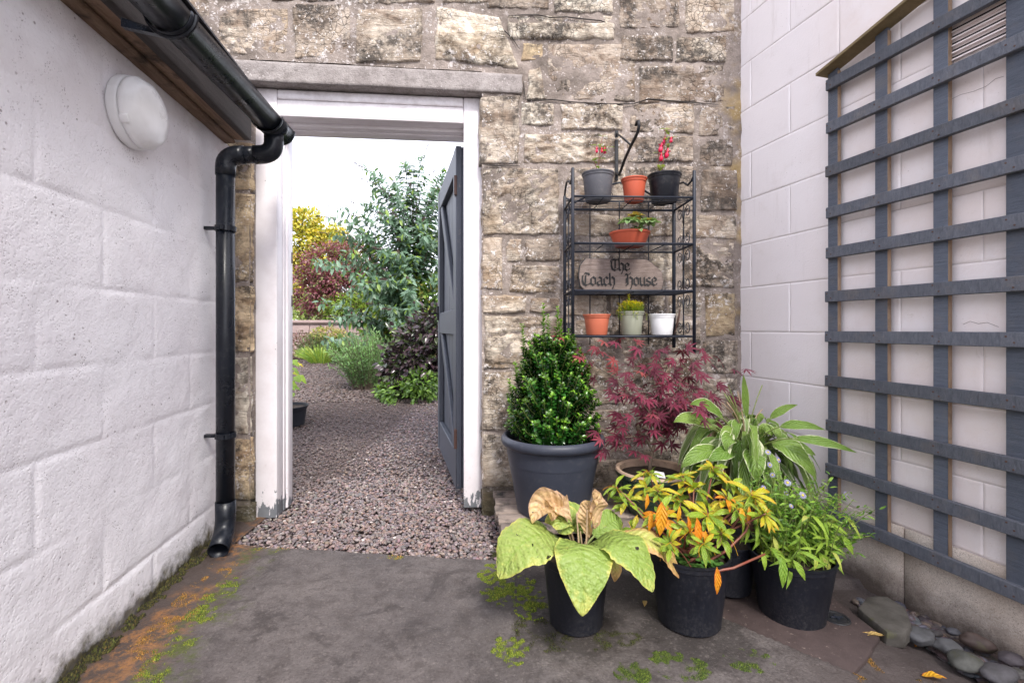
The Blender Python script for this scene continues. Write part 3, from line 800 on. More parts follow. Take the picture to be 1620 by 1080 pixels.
# ================================================================== DOOR FRAME
FD = .05                                     # frame recess from the wall face
frame = thing('door_frame', 'white painted timber door frame with paint flaking at the foot', 'door frame', (FS.o[0], FS.o[1], 0), FS.phi)
ua, ub = FS.hit(404, 600, FD)[0], FS.hit(438, 600, FD)[0]
uc, ud = FS.hit(733.5, 600, FD)[0], FS.hit(764, 600, FD)[0]
zh = 1.86                                    # underside of the head at the front
jz = .0
obj('jamb', bbox(ua, ub, FD, FD + .075, jz, Z_LB - .002, .004), M('frame_paint'), frame)
obj('jamb_stop', bbox(ub - .03, ub + .004, FD + .0752, FD + .100, jz + .002, zh - .003, .006), M('frame_paint'), frame)
obj('jamb_moulding', bbox(ub - .03, ub + .012, FD + .1002, FD + .150, jz + .004, zh - .012, .008, 3), M('frame_paint'), frame)
obj('jamb_lining', bbox(ub - .03, ub + .004, FD + .1502, FD + .185, jz + .006, zh - .016, .003), M('frame_paint'), frame)
obj('jamb', bbox(uc, ud, FD, FD + .075, jz + .015, Z_LB - .003, .005), M('frame_paint'), frame)
obj('jamb_lining', bbox(uc + .004, ud, FD + .0752, FD + .150, jz + .015, zh - .004, .003), M('frame_paint'), frame)
obj('head', bbox(ub + .0006, uc - .0006, FD + .001, FD + .075, zh, zh + .075, .004), M('frame_paint'), frame)
obj('head_moulding', bbox(ub + .0006, uc - .0006, FD - .004, FD + .05, zh + .0755, Z_LB - .004, .008, 3), M('frame_paint'), frame)
obj('head_stop', bbox(ub + .0006, uc - .0006, FD + .0752, FD + .118, zh - .014, zh + .07, .003), M('frame_paint'), frame)
obj('head_lining', bbox(ub + .0006, uc - .0006, FD + .1182, FD + .19, zh - .020, zh + .07, .003), M('frame_paint'), frame)
# strike plates on the left lining
for zz in (1.20, .985):
    obj('strike_plate', bbox(ub + .0045, ub + .0065, FD + .155, FD + .18, zz, zz + .055, .001, 1), M('brown_pot'), frame)

# ================================================================== GARDEN DOOR LEAF
hx, hy, fx, fy = -.262, 2.45, -.50, 3.36
door_len = math.hypot(fx - hx, fy - hy)
door = thing('garden_door', 'dark slate painted ledged and braced door swung open into the garden', 'door', (hx, hy, 0), math.atan2(fy - hy, fx - hx))
# local x along the leaf away from the hinge, local +y is the face seen from the yard
D0, D1, DZ0, DZ1 = 0.0, door_len, .035, 1.83
bw = (D1 - D0) / 7
for i in range(7):
    obj('plank', bbox(D0 + i * bw + .002, D0 + (i + 1) * bw - .002, -.022, -.001, DZ0 + .003, DZ1 - .003, .003, 1), M('door_paint'), door)
for a, b in ((D0, D0 + .105), (D1 - .10, D1)):
    obj('stile', bbox(a, b, 0, .032, DZ0, DZ1, .004, 1), M('door_paint'), door)
for a, b in ((DZ0 + .002, DZ0 + .19), (.84, .98), (DZ1 - .13, DZ1 - .002)):
    obj('rail', bbox(D0 + .1055, D1 - .1005, .0005, .0305, a, b, .004, 1), M('door_paint'), door)
for (za, zb) in ((DZ0 + .19, .84), (.98, DZ1 - .13)):
    m = MB(); x0, x1 = D0 + .106, D1 - .101
    m.prism([(x0, .0008, za), (x0 + .10, .0008, za), (x1, .0008, zb), (x1 - .10, .0008, zb)], (0, .024, 0))
    obj('brace', bevel_mesh(m.mesh(), .003, 1), M('door_paint'), door)
m = MB(); m.box(D1 - .07, D1 - .04, .0325, .045, .93, 1.03)
m.tube([(D1 - .055, .045, .98), (D1 - .055, .075, .98), (D1 - .10, .085, .975)], .007, 8)
obj('latch', bevel_mesh(m.mesh(), .001, 1), M('black_iron'), door)
for z_ in (.30, 1.62):
    m = MB(); m.tube([(-.006, .035, z_ - .05), (-.006, .035, z_ + .05)], .008, 10); m.box(0, .03, .0325, .036, z_ - .05, z_ + .05)
    obj('hinge', m.mesh(), M('brown_pot'), door)

# ================================================================== LEFT OUTBUILDING
outb = thing('white_outbuilding', 'white painted block outbuilding with low eaves on the left', 'outbuilding', (FL.o[0], FL.o[1], 0), FL.phi)
EZ = 1.684
LJ = [-.06, .15, .36, .572, .78, .985, 1.208, 1.425, EZ]
pm = M('painted_block')
BWID = .455; S_END = 2.10
def wavy(me, amp, sc, seed):
    for v in me.vertices:
        p = Vector(v.co) * sc + Vector((seed, seed * 2.0, 0)); v.co.y += amp * mnoise.noise(p)
    return me
def block_mesh(L, H, seed, gap=.0045, bev=.010, rough=.0028, step=.022, soft=False, org=None):
    """front face with soft rounded arrises; local x 0..L, z 0..H, face towards -y"""
    nu, nz = max(4, int(L / step)), max(4, int(H / step)); V = []
    def coords(n, T): # add points close to the edge
        return [0, .003, .007, .012] + [.018 + (T - .036) * k / n for k in range(n + 1)] + [T - .012, T - .007, T - .003, T]
    us, zs = coords(nu, L), coords(nz, H)
    for u in us:
        for z in zs:
            e = min(u, L - u, z, H - z); q = Vector((u + seed * 3.7, z, seed)) if org is None else Vector((u + org[0], z + org[1], 0))
            vert = min(u, L - u) < min(z, H - z)
            y = gap * max(0, 1 - e / bev) ** 2 * (1 + .8 * mnoise.noise(q * 10))
            if soft: y = gap * (.5 + .5 * math.cos(math.pi * min(1, e / bev))) * max(0.2, .62 + 1.2 * mnoise.noise(q * 4)) * 1.0
            y += rough * mnoise.fractal(q * 7, .9, 2, 3)
            V.append((u, y, z))
    m = len(zs)
    F = [(i * m + j, (i + 1) * m + j, (i + 1) * m + j + 1, i * m + j + 1) for i in range(len(us) - 1) for j in range(m - 1)]
    me = bpy.data.meshes.new('block'); me.from_pydata(V, [], F); me.update(); return smooth(me)
for r_ in range(len(LJ) - 1):
    z0, z1 = LJ[r_], LJ[r_ + 1]
    ph = (1.307 if r_ % 2 == 1 else 1.085)
    s = ph - 6 * BWID
    while s < S_END:
        a, b = s, min(s + BWID, S_END)
        if b - a > .03 and b > -.9:
            dy = random.uniform(-.0010, .0008) if a > .3 else 0
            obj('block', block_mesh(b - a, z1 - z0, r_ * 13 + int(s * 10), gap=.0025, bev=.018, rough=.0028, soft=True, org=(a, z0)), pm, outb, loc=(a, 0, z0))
        s += BWID
m = MB(); m.box(-1.4, S_END, .0060, .20, -.2, EZ - .001)
obj('joint_mortar', m.mesh(), pm, outb)
# eaves: rough timber plate and soffit, fascia, roof
obj('soffit_board', subbox(-.6, 2.06, -.085, -.001, EZ + .012, EZ + .034, .05, .004, 12, 2, .003), M('eaves_timber'), outb)
obj('wall_plate', subbox(-.6, 2.06, -.04, .06, EZ - .006, EZ + .011, .05, .003, 14, 5, .004), M('eaves_timber'), outb)
obj('fascia', subbox(-.6, 2.03, -.115, -.0855, EZ + .002, EZ + .15, .06, .002, 9, 4, .003), M('fascia_timber'), outb)
m = MB(); m.prism([(-.6, -.14, EZ + .175), (-.6, 2.2, EZ + 1.25), (-.6, 2.2, EZ + 1.30), (-.6, -.14, EZ + .191)], (2.68, 0, 0))
obj('roof_slab', m.mesh(), M('slate'), outb)
for s in np.arange(-.5, 1.9, .254):
    m = MB(); m.prism([(s, -.155, EZ + .192), (s, .25, EZ + .385), (s, .25, EZ + .393), (s, -.155, EZ + .200)], (.25, 0, 0))
    obj('slate', m.mesh(), M('slate'), outb)

# gutter
gut = thing('rain_gutter', 'glossy black half-round gutter under the outbuilding eaves', 'gutter', (0, 0, 0))
gA, gB = Vector((-.832, .95, 1.655)), Vector((-.984, 2.0, 1.70))
gd = (gB - gA).normalized(); gx = gd.cross(Vector((0, 0, 1))).normalized(); gz = gx.cross(gd)
gA = gB - gd * 2.4
def gutter_seg(p0, p1, r, th=.003):
    m = MB(); n = 18; V = []
    for p in (p0, p1):
        for rr in (r, r - th):
            for k in range(n + 1):
                a = math.pi + math.pi * k / n
                V.append(p + gx * math.cos(a) * rr + gz * (math.sin(a) * rr * 1.0 + .012))
    q = n + 1; F = []
    for k in range(n):
        F += [(k, k + 1, 2 * q + k + 1, 2 * q + k), (q + k, 3 * q + k, 3 * q + k + 1, q + k + 1), (k, q + k, q + k + 1, k + 1), (2 * q + k, 2 * q + k + 1, 3 * q + k + 1, 3 * q + k)]
    F += [(0, 2 * q, 3 * q, q), (n, q + n, 3 * q + n, 2 * q + n)]
    m.add(V, F); return smooth(m.mesh())
obj('trough', gutter_seg(gA, gB - gd * .06, .052), M('black_plastic'), gut)
obj('outlet', gutter_seg(gB - gd * .17, gB - gd * .02, .0565), M('black_plastic'), gut)
for c_ in (gB - gd * .178, gB - gd * .028):
    obj('collar', gutter_seg(c_, c_ + gd * .012, .060), M('black_plastic'), gut)
obj('union', gutter_seg(gA + gd * 1.56, gA + gd * 1.59, .058), M('black_plastic'), gut)
m = MB(); n = 18
for c_, e_ in ((gB - gd * .02, .012),):
    ring = [c_ + gx * math.cos(math.pi + math.pi * k / n) * .0555 + gz * (math.sin(math.pi + math.pi * k / n) * .0555 + .012) for k in range(n + 1)]
    m.prism(ring, gd * e_)
obj('end_cap', bevel_mesh(m.mesh(), .003, 2), M('black_plastic'), gut)
def bracket(sdist):
    c = gB - gd * sdist; m = MB()
    m.add([], []); n = 14
    pts = [c + gx * math.cos(math.pi + math.pi * k / n) * .060 + gz * (math.sin(math.pi + math.pi * k / n) * .060 + .012) for k in range(n + 1)]
    wall_end = FL.w(c.y / .9875, -.116, c.z)
    tgt = Vector((wall_end.x, c.y, c.z - .015))
    m.tube(pts, .005, 6)
    m.prism([pts[3], pts[5], tgt + Vector((0, 0, -.005)), tgt + Vector((0, 0, .018))], gd * .018)
    return m.mesh()
for sd_ in (.82, 1.75): obj('bracket', bracket(sd_), M('black_plastic'), gut)

# downpipe
pc = Vector((-1.142, 1.865, 0)); oc_ = gB - gd * .095
pipe = thing('downpipe', 'black plastic downpipe running down beside the doorway', 'downpipe', (pc.x, pc.y, 0))
def rel(pts, o): return [Vector(p) - Vector(o) for p in pts]
def arc_pts(a, b, c, r=.045, n=8):
    a, b, c = Vector(a), Vector(b), Vector(c); u = (a - b).normalized(); v = (c - b).normalized()
    p0, p1 = b + u * r, b + v * r
    return [p0 * (1 - t) ** 2 + b * 2 * t * (1 - t) + p1 * t * t for t in [k / n for k in range(n + 1)]]
RP = .0335
T0 = Vector((oc_.x, oc_.y, oc_.z - .03)); T1 = Vector((T0.x, T0.y, 1.585)); T2 = Vector((pc.x, pc.y, 1.565)); T3 = Vector((pc.x, pc.y, .075)); T4 = Vector((pc.x + .030, pc.y - .095, .036))
el1 = arc_pts(T0, T1, T2, .05); el2 = arc_pts(T1, T2, T3, .05); sh = arc_pts(T2, T3, T4, .055)
def ptube(name, pts, r): return obj(name, smooth(MB().tube(rel(pts, pipe.location), r, 24).mesh()), M('black_plastic'), pipe)
ptube('outlet_pipe', [T0, el1[0]], RP - .002)
ptube('elbow', [el1[0] + Vector((0, 0, .03))] + el1 + [el1[-1] + (T2 - T1).normalized() * .022], RP + .003)
ptube('offset_pipe', [el1[-1], el2[0]], RP)
ptube('elbow', [el2[0] - (T2 - T1).normalized() * .02] + el2 + [el2[-1] - Vector((0, 0, .03))], RP + .003)
ptube('pipe', [el2[-1], sh[0] + Vector((0, 0, .03))], RP)
mm = MB(); pts = rel([sh[0] + Vector((0, 0, .06)), sh[0]] + sh[1:] + [T4], pipe.location)
mm.tube(pts, RP + .003, 24, cap=False)
so = obj('shoe', smooth(mm.mesh()), M('black_plastic'), pipe); sm_ = so.modifiers.new('thick', 'SOLIDIFY'); sm_.thickness = .003; sm_.offset = -1
for (px_, py_) in ((357, 362), (357, 688)):
    zc = EYE - (py_ - HY) / FPX * 1.865; m = MB()
    m.lathe([(RP + .001, -.011), (RP + .0045, -.010), (RP + .0045, .010), (RP + .001, .011)], 24, org=(0, 0, zc))
    m.box(-.095, -RP, -.012, .010, zc - .006, zc + .006); m.box(-.098, -.086, -.02, .018, zc - .018, zc + .018)
    m.box(.0, .012, -RP - .014, -RP, zc - .008, zc + .008)
    obj('pipe_clip', m.mesh(), M('black_plastic'), pipe, rot=(0, 0, R(9)))

# bulkhead light on the left wall
ls, lz = FL.hit(229, 181, -.045)
lw = FL.w(ls, -.001, lz)
lamp = thing('bulkhead_light', 'round white bulkhead light on the left wall under the eaves', 'wall light', lw, FL.phi)
m = MB(); m.lathe([(0, 0), (.100, 0), (.103, -.004), (.103, -.024), (.099, -.028), (0, -.028)], 48, 'y')
obj('base', bevel_mesh(m.mesh(), .001, 1), M('white_plastic'), lamp)
m = MB(); m.lathe([(.096, -.0285), (.101, -.031), (.101, -.042), (.098, -.046), (.094, -.050), (.088, -.062), (.075, -.070), (.05, -.0745), (.02, -.076), (.0001, -.0762)], 48, 'y')
obj('cover', smooth(m.mesh()), M('white_plastic'), lamp)
for a in (60, 240):
    m = MB(); ca, sa = math.cos(R(a)), math.sin(R(a)); m.box(-.012, .012, -.052, -.030, .094, .1045)
    me = bevel_mesh(m.mesh(), .003, 2); me.transform(Matrix.Rotation(R(a), 4, 'Y')); obj('clip', me, M('white_plastic'), lamp)

# ================================================================== RIGHT WALL
house = thing('house_wall', 'white painted block wall of the house on the right', 'wall', (FR.o[0], FR.o[1], 0), FR.phi)
RJ = [.204, .424, .643, .86, 1.075, 1.285, 1.503, 1.725, 1.944, 2.169, 2.392, 2.61, 2.83, 3.05]
wp = M('painted_wall')
for r_ in range(len(RJ) - 1):
    z0, z1 = RJ[r_], RJ[r_ + 1]
    s = .292 if r_ % 2 == 1 else .521
    s -= 2 * .4535
    while s < 3.6:
        a, b = max(s, -.06), s + .4535
        if b - a > .02:
            obj('block', block_mesh(b - a - .0012, z1 - z0 - .0012, r_ * 17 + int(s * 10) + 5, gap=.0028, bev=.005, rough=.0012, step=.04), wp, house, loc=(a, random.uniform(-.0006, .0006), z0))
        s += .4535
m = MB(); m.box(-.06, 3.8, .0032, .2, -.3, 3.05); obj('joint', m.mesh(), M('wall_joint'), house)
s = FR.hit(1433, 880)[0] - 3 * .5
while s < 3.6:
    a, b = max(s, -.06), s + .5
    if b - a > .02:
        obj('plinth_panel', subbox(a + .002, b - .002, -.010, .003, -.12, .2025, .04, .0012, 14, s, .003), M('plinth'), house)
    s += .5
# louvred vent
va, vb = FR.hit(1500, 80)[0], FR.hit(1612, 80)[0]
vz = 1.695
vent = obj('vent', bevel_mesh(MB().box(va, vb, -.005, .002, vz - .004, vz + .162).mesh(), .0015, 1), wp, house)
for k in range(7):
    m = MB(); z_ = vz + .006 + k * .0215
    m.prism([(va + .008, -.0055, z_ + .010), (va + .008, -.017, z_ + .003), (va + .008, -.0175, z_), (va + .008, -.0055, z_ + .002)], (vb - va - .016, 0, 0))
    obj('slat', m.mesh(), wp, vent)
    m = MB(); m.box(va + .01, vb - .01, -.0062, -.0052, z_ + .0105, z_ + .0150); obj('slot', m.mesh(), M('vent_slot'), vent)
# hairline cracks in the paint
for pts in ([(1504, 158), (1520, 150), (1540, 145), (1560, 137), (1575, 125), (1588, 121)], [(1524, 513), (1535, 508), (1548, 512), (1562, 510), (1580, 517)]):
    m = MB(); q = [FR.hit(*p) for p in pts]; m.tube([(a, -.0004, b) for a, b in q], .0005, 5); obj('crack', m.mesh(), M('bare_timber_edge') if 0 else M('brown_pot'), house)

# ================================================================== TRELLIS
trel = thing('trellis', 'large slate-grey timber trellis with sloping top on the right wall', 'trellis', (FR.o[0], FR.o[1], 0), FR.phi)
PD0, PD1 = -.030, -.014      # posts
RD0, RD1 = -.049, -.0302     # rails in front
posts = [FR.hit(1309.5, 500, PD0)[0], FR.hit(1384, 500, PD0)[0], FR.hit(1476, 500, PD0)[0], FR.hit(1591, 500, PD0)[0]]
posts += [posts[3] + .29, posts[3] + .58]
rail0 = FR.hit(1305, 500, RD0)[0]
cap_pts = [FR.hit(1301.5, 118, RD0), FR.hit(1401.7, 46, RD0), FR.hit(1443, 2, RD0)]
slope = (cap_pts[2][1] - cap_pts[0][1]) / (cap_pts[2][0] - cap_pts[0][0])
def topz(s): return cap_pts[0][1] + slope * (s - cap_pts[0][0]) - .004
S_TE = posts[-1] + .1
PB_ = FR.hit(1308, 812, RD0)[1] - .016
for i, s in enumerate(posts):
    w_ = .040 if i % 2 == 0 else .042
    zt = topz(s)
    m = MB(); m.prism([(s, PD0, PB_), (s + w_, PD0, PB_), (s + w_, PD0, topz(s + w_)), (s, PD0, zt)], (0, PD1 - PD0, 0))
    obj('post', bevel_mesh(m.mesh(), .0015, 1), M('trellis_post_paint'), trel)
    obj('post_edge', bbox(s + w_ + .0003, s + w_ + .0025, PD0 + .001, PD1 - .0005, PB_ + .003, zt - .002, .0005, 1), M('bare_timber_edge'), trel)
rail_py = [135, 203, 271, 337, 400.5, 469, 532.6, 602.5, 672, 741, 812]
railz = [FR.hit(1308, p, RD0)[1] for p in rail_py]
for i, z_ in enumerate(railz):
    s1 = S_TE
    me = bbox(0, s1 - rail0, RD0, RD1, -.021, .021, .002, 1)
    obj('rail', me, M('trellis_rail_paint'), trel, loc=(rail0 + random.uniform(-.003, .003), 0, z_), rot=(random.uniform(-.02, .02), random.uniform(-.003, .003), 0))
nl_ = MB()
for s in posts:
    for z_ in railz:
        for (du, dz) in ((.012, .009), (.028, -.008)):
            nl_.lathe([(0, RD0 - .0012), (.0026, RD0 - .0010), (.0030, RD0 + .001)], 8, 'y', (s + du + random.uniform(-.002, .002), 0, z_ + dz + random.uniform(-.003, .003)))
obj('nail_heads', nl_.mesh(), M('brown_pot'), trel)['kind'] = 'stuff'
zz = railz[0] + .166
while zz < topz(S_TE) - .05:
    sx = (zz - topz(rail0)) / slope + rail0 + .09
    obj('rail', bbox(sx, S_TE, RD0, RD1, zz - .021, zz + .021, .002, 1), M('trellis_rail_paint'), trel)
    zz += .166
m = MB(); s0 = cap_pts[0][0] - .012; s1 = S_TE + .02; z0 = topz(s0) + .002; z1 = topz(s1) + .002
m.prism([(s0, -.072, z0), (s1, -.072, z1), (s1, -.072, z1 + .012), (s0, -.072, z0 + .012)], (0, .066, 0))
obj('capping', bevel_mesh(m.mesh(), .0015, 1), M('capping_timber'), trel)

# ================================================================== LEAF BUILDERS
def leaf_outline(kind, t):
    if kind == 'hosta':   # broad heart shape
        return (math.sin(math.pi * min(1, t ** .82)) ** .66) if 0 < t < 1 else 0
    if kind == 'broad': return math.sin(math.pi * t ** .8) ** .85 if 0 < t < 1 else 0
    if kind == 'lance': return math.sin(math.pi * t ** .85) if 0 < t < 1 else 0
    if kind == 'obov': return math.sin(math.pi * t ** 1.35) ** .9 if 0 < t < 1 else 0
    if kind == 'strap': return min(1, t * 8) * (1 - t ** 3)
    return math.sin(math.pi * t)

def leaf_strip(mid, width, normal, kind='broad', nv=6, fold=.15, wave=.0, seed=0, pucker=0.0, curl=0.0, rib=0):
    """mid: list of points along the midrib; a blade of the given half-shape is laid over it"""
    mid = [Vector(p) for p in mid]; n = len(mid); V = []; UV = []
    N = Vector(normal).normalized()
    for i, p in enumerate(mid):
        t = i / (n - 1)
        T = (mid[min(i + 1, n - 1)] - mid[max(i - 1, 0)]).normalized()
        S = T.cross(N)
        S = S.normalized() if S.length > .05 else T.orthogonal().normalized()
        U = S.cross(T).normalized()
        w = max(leaf_outline(kind, t), .0) * width * .5
        if i == 0 or i == n - 1: w = max(w, width * .012)
        for k in range(nv + 1):
            a = 2 * k / nv - 1
            q = Vector((seed * 2.3 + t * 3, a * 2, seed))
            lift = abs(a) * fold * w - curl * a * a * w
            lift += wave * w * abs(a) ** 1.5 * math.sin(t * 15 + seed * 2 + (1.7 if a > 0 else 0)) 
            lift += wave * w * .7 * mnoise.noise(q)
            lift += pucker * width * mnoise.noise(Vector((t * 13, a * 6, seed)))
            if rib: lift += width * .011 * math.sin(6.2832 * (rib * t - abs(a) * 1.6)) * min(1, 3 * abs(a)) + width * .012 * mnoise.noise(Vector((t * 30, a * 11, seed)))
            edge = 1 + .05 * mnoise.noise(q * 2.2)
            V.append(p + S * (a * w * edge) + U * lift); UV.append(((a + 1) / 2, t))
    m = nv + 1
    F = [(i * m + k, (i + 1) * m + k, (i + 1) * m + k + 1, i * m + k + 1) for i in range(n - 1) for k in range(nv)]
    return V, F, UV

def uvmesh(parts, name='leaf', sm=True):
    V = []; F = []; UV = []
    for v, f, uv in parts:
        b = len(V); V += [tuple(x) for x in v]; F += [tuple(i + b for i in q) for q in f]; UV += list(uv)
    me = bpy.data.meshes.new(name); me.from_pydata(V, [], F); me.update()
    l = me.uv_layers.new(name='UVMap')
    idx = np.empty(len(me.loops), np.int32); me.loops.foreach_get('vertex_index', idx)
    l.data.foreach_set('uv', np.array(UV, np.float32)[idx].ravel())
    return smooth(me) if sm else me

def bez(a, b, c, n):
    a, b, c = Vector(a), Vector(b), Vector(c)
    return [a * (1 - t) ** 2 + b * 2 * t * (1 - t) + c * t * t for t in [k / n for k in range(n + 1)]]

def std_leaf(kind, ratio, bend, nseg=7, nv=4, fold=.2, wave=.1, seed=0, stem=0.0, curl=0.0):
    """unit-length leaf along +Y, face up +Z, droops by bend"""
    st = [(0, 0, 0)] if not stem else []
    mid = bez((0, 0, 0), (0, .5, bend * .15 + .03), (0, 1, -bend), nseg)
    return uvmesh([leaf_strip(mid, ratio, (0, 0, 1), kind, nv, fold, wave, seed, 0, curl)])

def orient(pos, yd, zd, s):
    y = Vector(yd).normalized(); z = Vector(zd); z = z - y * z.dot(y)
    z = z.normalized() if z.length > 1e-3 else y.orthogonal().normalized()
    x = y.cross(z)
    m = Matrix((x, y, z)).transposed().to_4x4() @ Matrix.Diagonal((s, s, s, 1))
    m.translation = pos
    return m

def put_leaf(me, mat, parent, pos, yd, zd, s, name='leaf'):
    if len(me.materials) == 0: me.materials.append(None)
    o = bpy.data.objects.new(name, me)
    link(o, parent); o.matrix_local = orient(pos, yd, zd, s)
    o.material_slots[0].link = 'OBJECT'; o.material_slots[0].material = mat
    return o

def rv(s=1.0): return Vector((random.gauss(0, s), random.gauss(0, s), random.gauss(0, s)))

# ================================================================== POTS
def lathe_mesh(prof, n=40, sm=True):
    me = MB().lathe(prof, n).mesh()
    if sm:
        smooth(me)
        try: me.set_sharp_from_angle(angle=R(35))
        except Exception: pass
    return me
def soil_mesh(r, z, n=18, dome=.006):
    V = [(0, 0, z + dome)]; F = []
    rings = 5
    for i in range(1, rings + 1):
        for k in range(n):
            a = 2 * math.pi * k / n; rr = r * i / rings
            V.append((rr * math.cos(a), rr * math.sin(a), z + dome * (1 - (i / rings) ** 2) + .004 * mnoise.noise(Vector((rr * 40 * math.cos(a), rr * 40 * math.sin(a), z * 9)))))
    for k in range(n): F.append((0, 1 + k, 1 + (k + 1) % n))
    for i in range(rings - 1):
        for k in range(n):
            a = 1 + i * n; F.append((a + k, a + n + k, a + n + (k + 1) % n, a + (k + 1) % n))
    me = bpy.data.meshes.new('soil'); me.from_pydata(V, [], F); me.update(); return smooth(me)
def nursery_pot(parent, rb, rt, h, mat, band=.03, lip=.004, soil=.85, n=40):
    rm = rb + (rt - rb) * (1 - band / h)
    prof = [(0, 0.004), (rb * .9, .004), (rb * .94, 0), (rb, .004), (rm - lip, h - band), (rm - lip * .2, h - band + .002), (rt - lip * .3, h - .006), (rt + lip * .5, h - .005), (rt + lip * .5, h), (rt - .003, h), (rt - .006, h - .006), (rb - .004, .012), (0, .012)]
    obj('pot', lathe_mesh(prof, n), mat, parent)
    rs = rb + (rt - rb) * soil - .004
    obj('soil', soil_mesh(rs, h * soil), M('soil'), parent)

def potted(name, label, x, y, z, cat='potted plant', rz=0, group=None):
    return thing(name, label, cat, (x, y, z), rz, group)

# ================================================================== PALLET
pal = thing('wooden_pallet', 'weathered wooden pallet against the stone wall holding the big pots', 'pallet', (-.045, 1.745, 0), math.atan(.085))
PT = .118
pw = 1.16
yy = 0.0; k = 0
for w_ in (.085, .075, .09, .08, .085):
    if k < 6:
        obj('slat', subbox(random.uniform(-.008, .008), pw + random.uniform(-.01, .01), yy, yy + w_, PT - .018, PT, .05, .0018, 20, k + 1, .003), M('pallet_timber'), pal)
    yy += w_ + .008; k += 1
pd = yy - .008
for x_ in (.01, .52, 1.07):
    obj('stringer', subbox(x_, x_ + .045, .004, pd - .004, .018, PT - .0185, .06, .0015, 16, x_ * 9, .003), M('pallet_timber'), pal)
for y_ in (.0, pd - .09):
    obj('bottom_slat', subbox(.0, pw, y_, y_ + .09, .002, .0175, .06, .001, 16, y_ * 9 + 2, .003), M('pallet_timber'), pal)
ZP = PT + .001

# ================================================================== BIG POT WITH EVERGREEN
bp = potted('potted_evergreen', 'upright glossy green evergreen shrub in the big anthracite pot on the pallet', .172, 1.975, ZP)
H_ = .315; prof = [(0, .004), (.140, .004), (.146, 0), (.150, .004), (.158, .05), (.172, .13), (.186, .20), (.1865, .203), (.188, .2035), (.1925, .235), (.1955, .262), (.197, .272),
                   (.204, .272), (.213, .278), (.218, .288), (.2175, .300), (.212, .309), (.203, .314), (.196, .311), (.1925, .300), (.188, .26), (.155, .03), (0, .03)]
obj('pot', lathe_mesh(prof, 72), M('anthracite_plastic'), bp)
obj('soil', soil_mesh(.186, .265, 24), M('soil'), bp)
def evergreen(parent, zb):
    pos = []; yd = []; zd = []; sc = []; col = []; stems = MB()
    spikes = [(-.130, -.02, .50), (-.100, -.02, .42), (-.040, .0, .585), (-.02, .0, .54), (.022, .01, .575), (.035, .01, .52), (.07, .02, .48), (-.075, .01, .46), (.115, .0, .40), (-.185, -.03, .27), (.155, .0, .32), (.09, -.02, .43), (-.16, .0, .34)]
    shoots = []
    for (x, y, h) in spikes: shoots.append((Vector((x * .5, y * .5, 0)), Vector((x, y, h)), 1))
    for k in range(380):
        a = random.uniform(0, 2 * math.pi); f = math.sqrt(random.random())
        # conical crown, wider below
        hh = random.uniform(.05, .46) ; rr = .188 * (1 - (hh / .51) ** 2.4) ** .8 * (.55 + .45 * f) + .012
        tip = Vector((rr * math.cos(a), rr * math.sin(a) * .95, hh))
        tip += rv(.010); base = Vector((tip.x * .45, tip.y * .45, max(0, hh - random.uniform(.05, .13))))
        shoots.append((base, tip, 0))
    for (b, t, sp) in shoots:
        tipn = random.random(); L = (t - b).length; pts = bez(b, (b + t) / 2 + Vector((t.x - b.x, t.y - b.y, 0)) * .25, t, 5)
        stems.tube([p + Vector((0, 0, zb)) for p in pts], .0018, 4)
        nn = max(5, int(L / .0095)) if not sp else int(L / .0088)
        for i in range(nn):
            u = (i + .5) / nn
            if sp and u < .35: continue
            q = u * 5; j = min(4, int(q)); p = pts[j].lerp(pts[j + 1], q - j); T = (pts[j + 1] - pts[j]).normalized()
            A = T.orthogonal().normalized(); B = T.cross(A); ph = i * 1.57 + random.uniform(-.4, .4)
            for s_ in (0, math.pi):
                o = A * math.cos(ph + s_) + B * math.sin(ph + s_)
                d = (o + T * (.25 + u * .6) + rv(.2)).normalized()
                pos.append(p + Vector((0, 0, zb))); yd.append(d); zd.append(T - o * .25 + rv(.12)); 
                sc.append(random.uniform(.017, .028) * (1 - .35 * max(0, u - .8) / .2))
                new = max(0, (u - .74) / .26) * (1.0 if (sp or (i // 3 + int(tipn * 9)) % 3 == 0) else .30)
                c0 = np.array([.020, .085, .012]) * (.35 + 1.0 * tipn) * random.uniform(.6, 1.3); c1 = np.array([.20, .40, .03])
                col.append(c0 * (1 - new) + c1 * new)
    o = scatter('leaves', leaf_base(.60, .25, -.12, .95), pos, yd, zd, sc, col, M('glossy_foliage'), parent)
    obj('stems', stems.mesh(), M('green_stem'), parent)['kind'] = 'stuff'
evergreen(bp, .275)

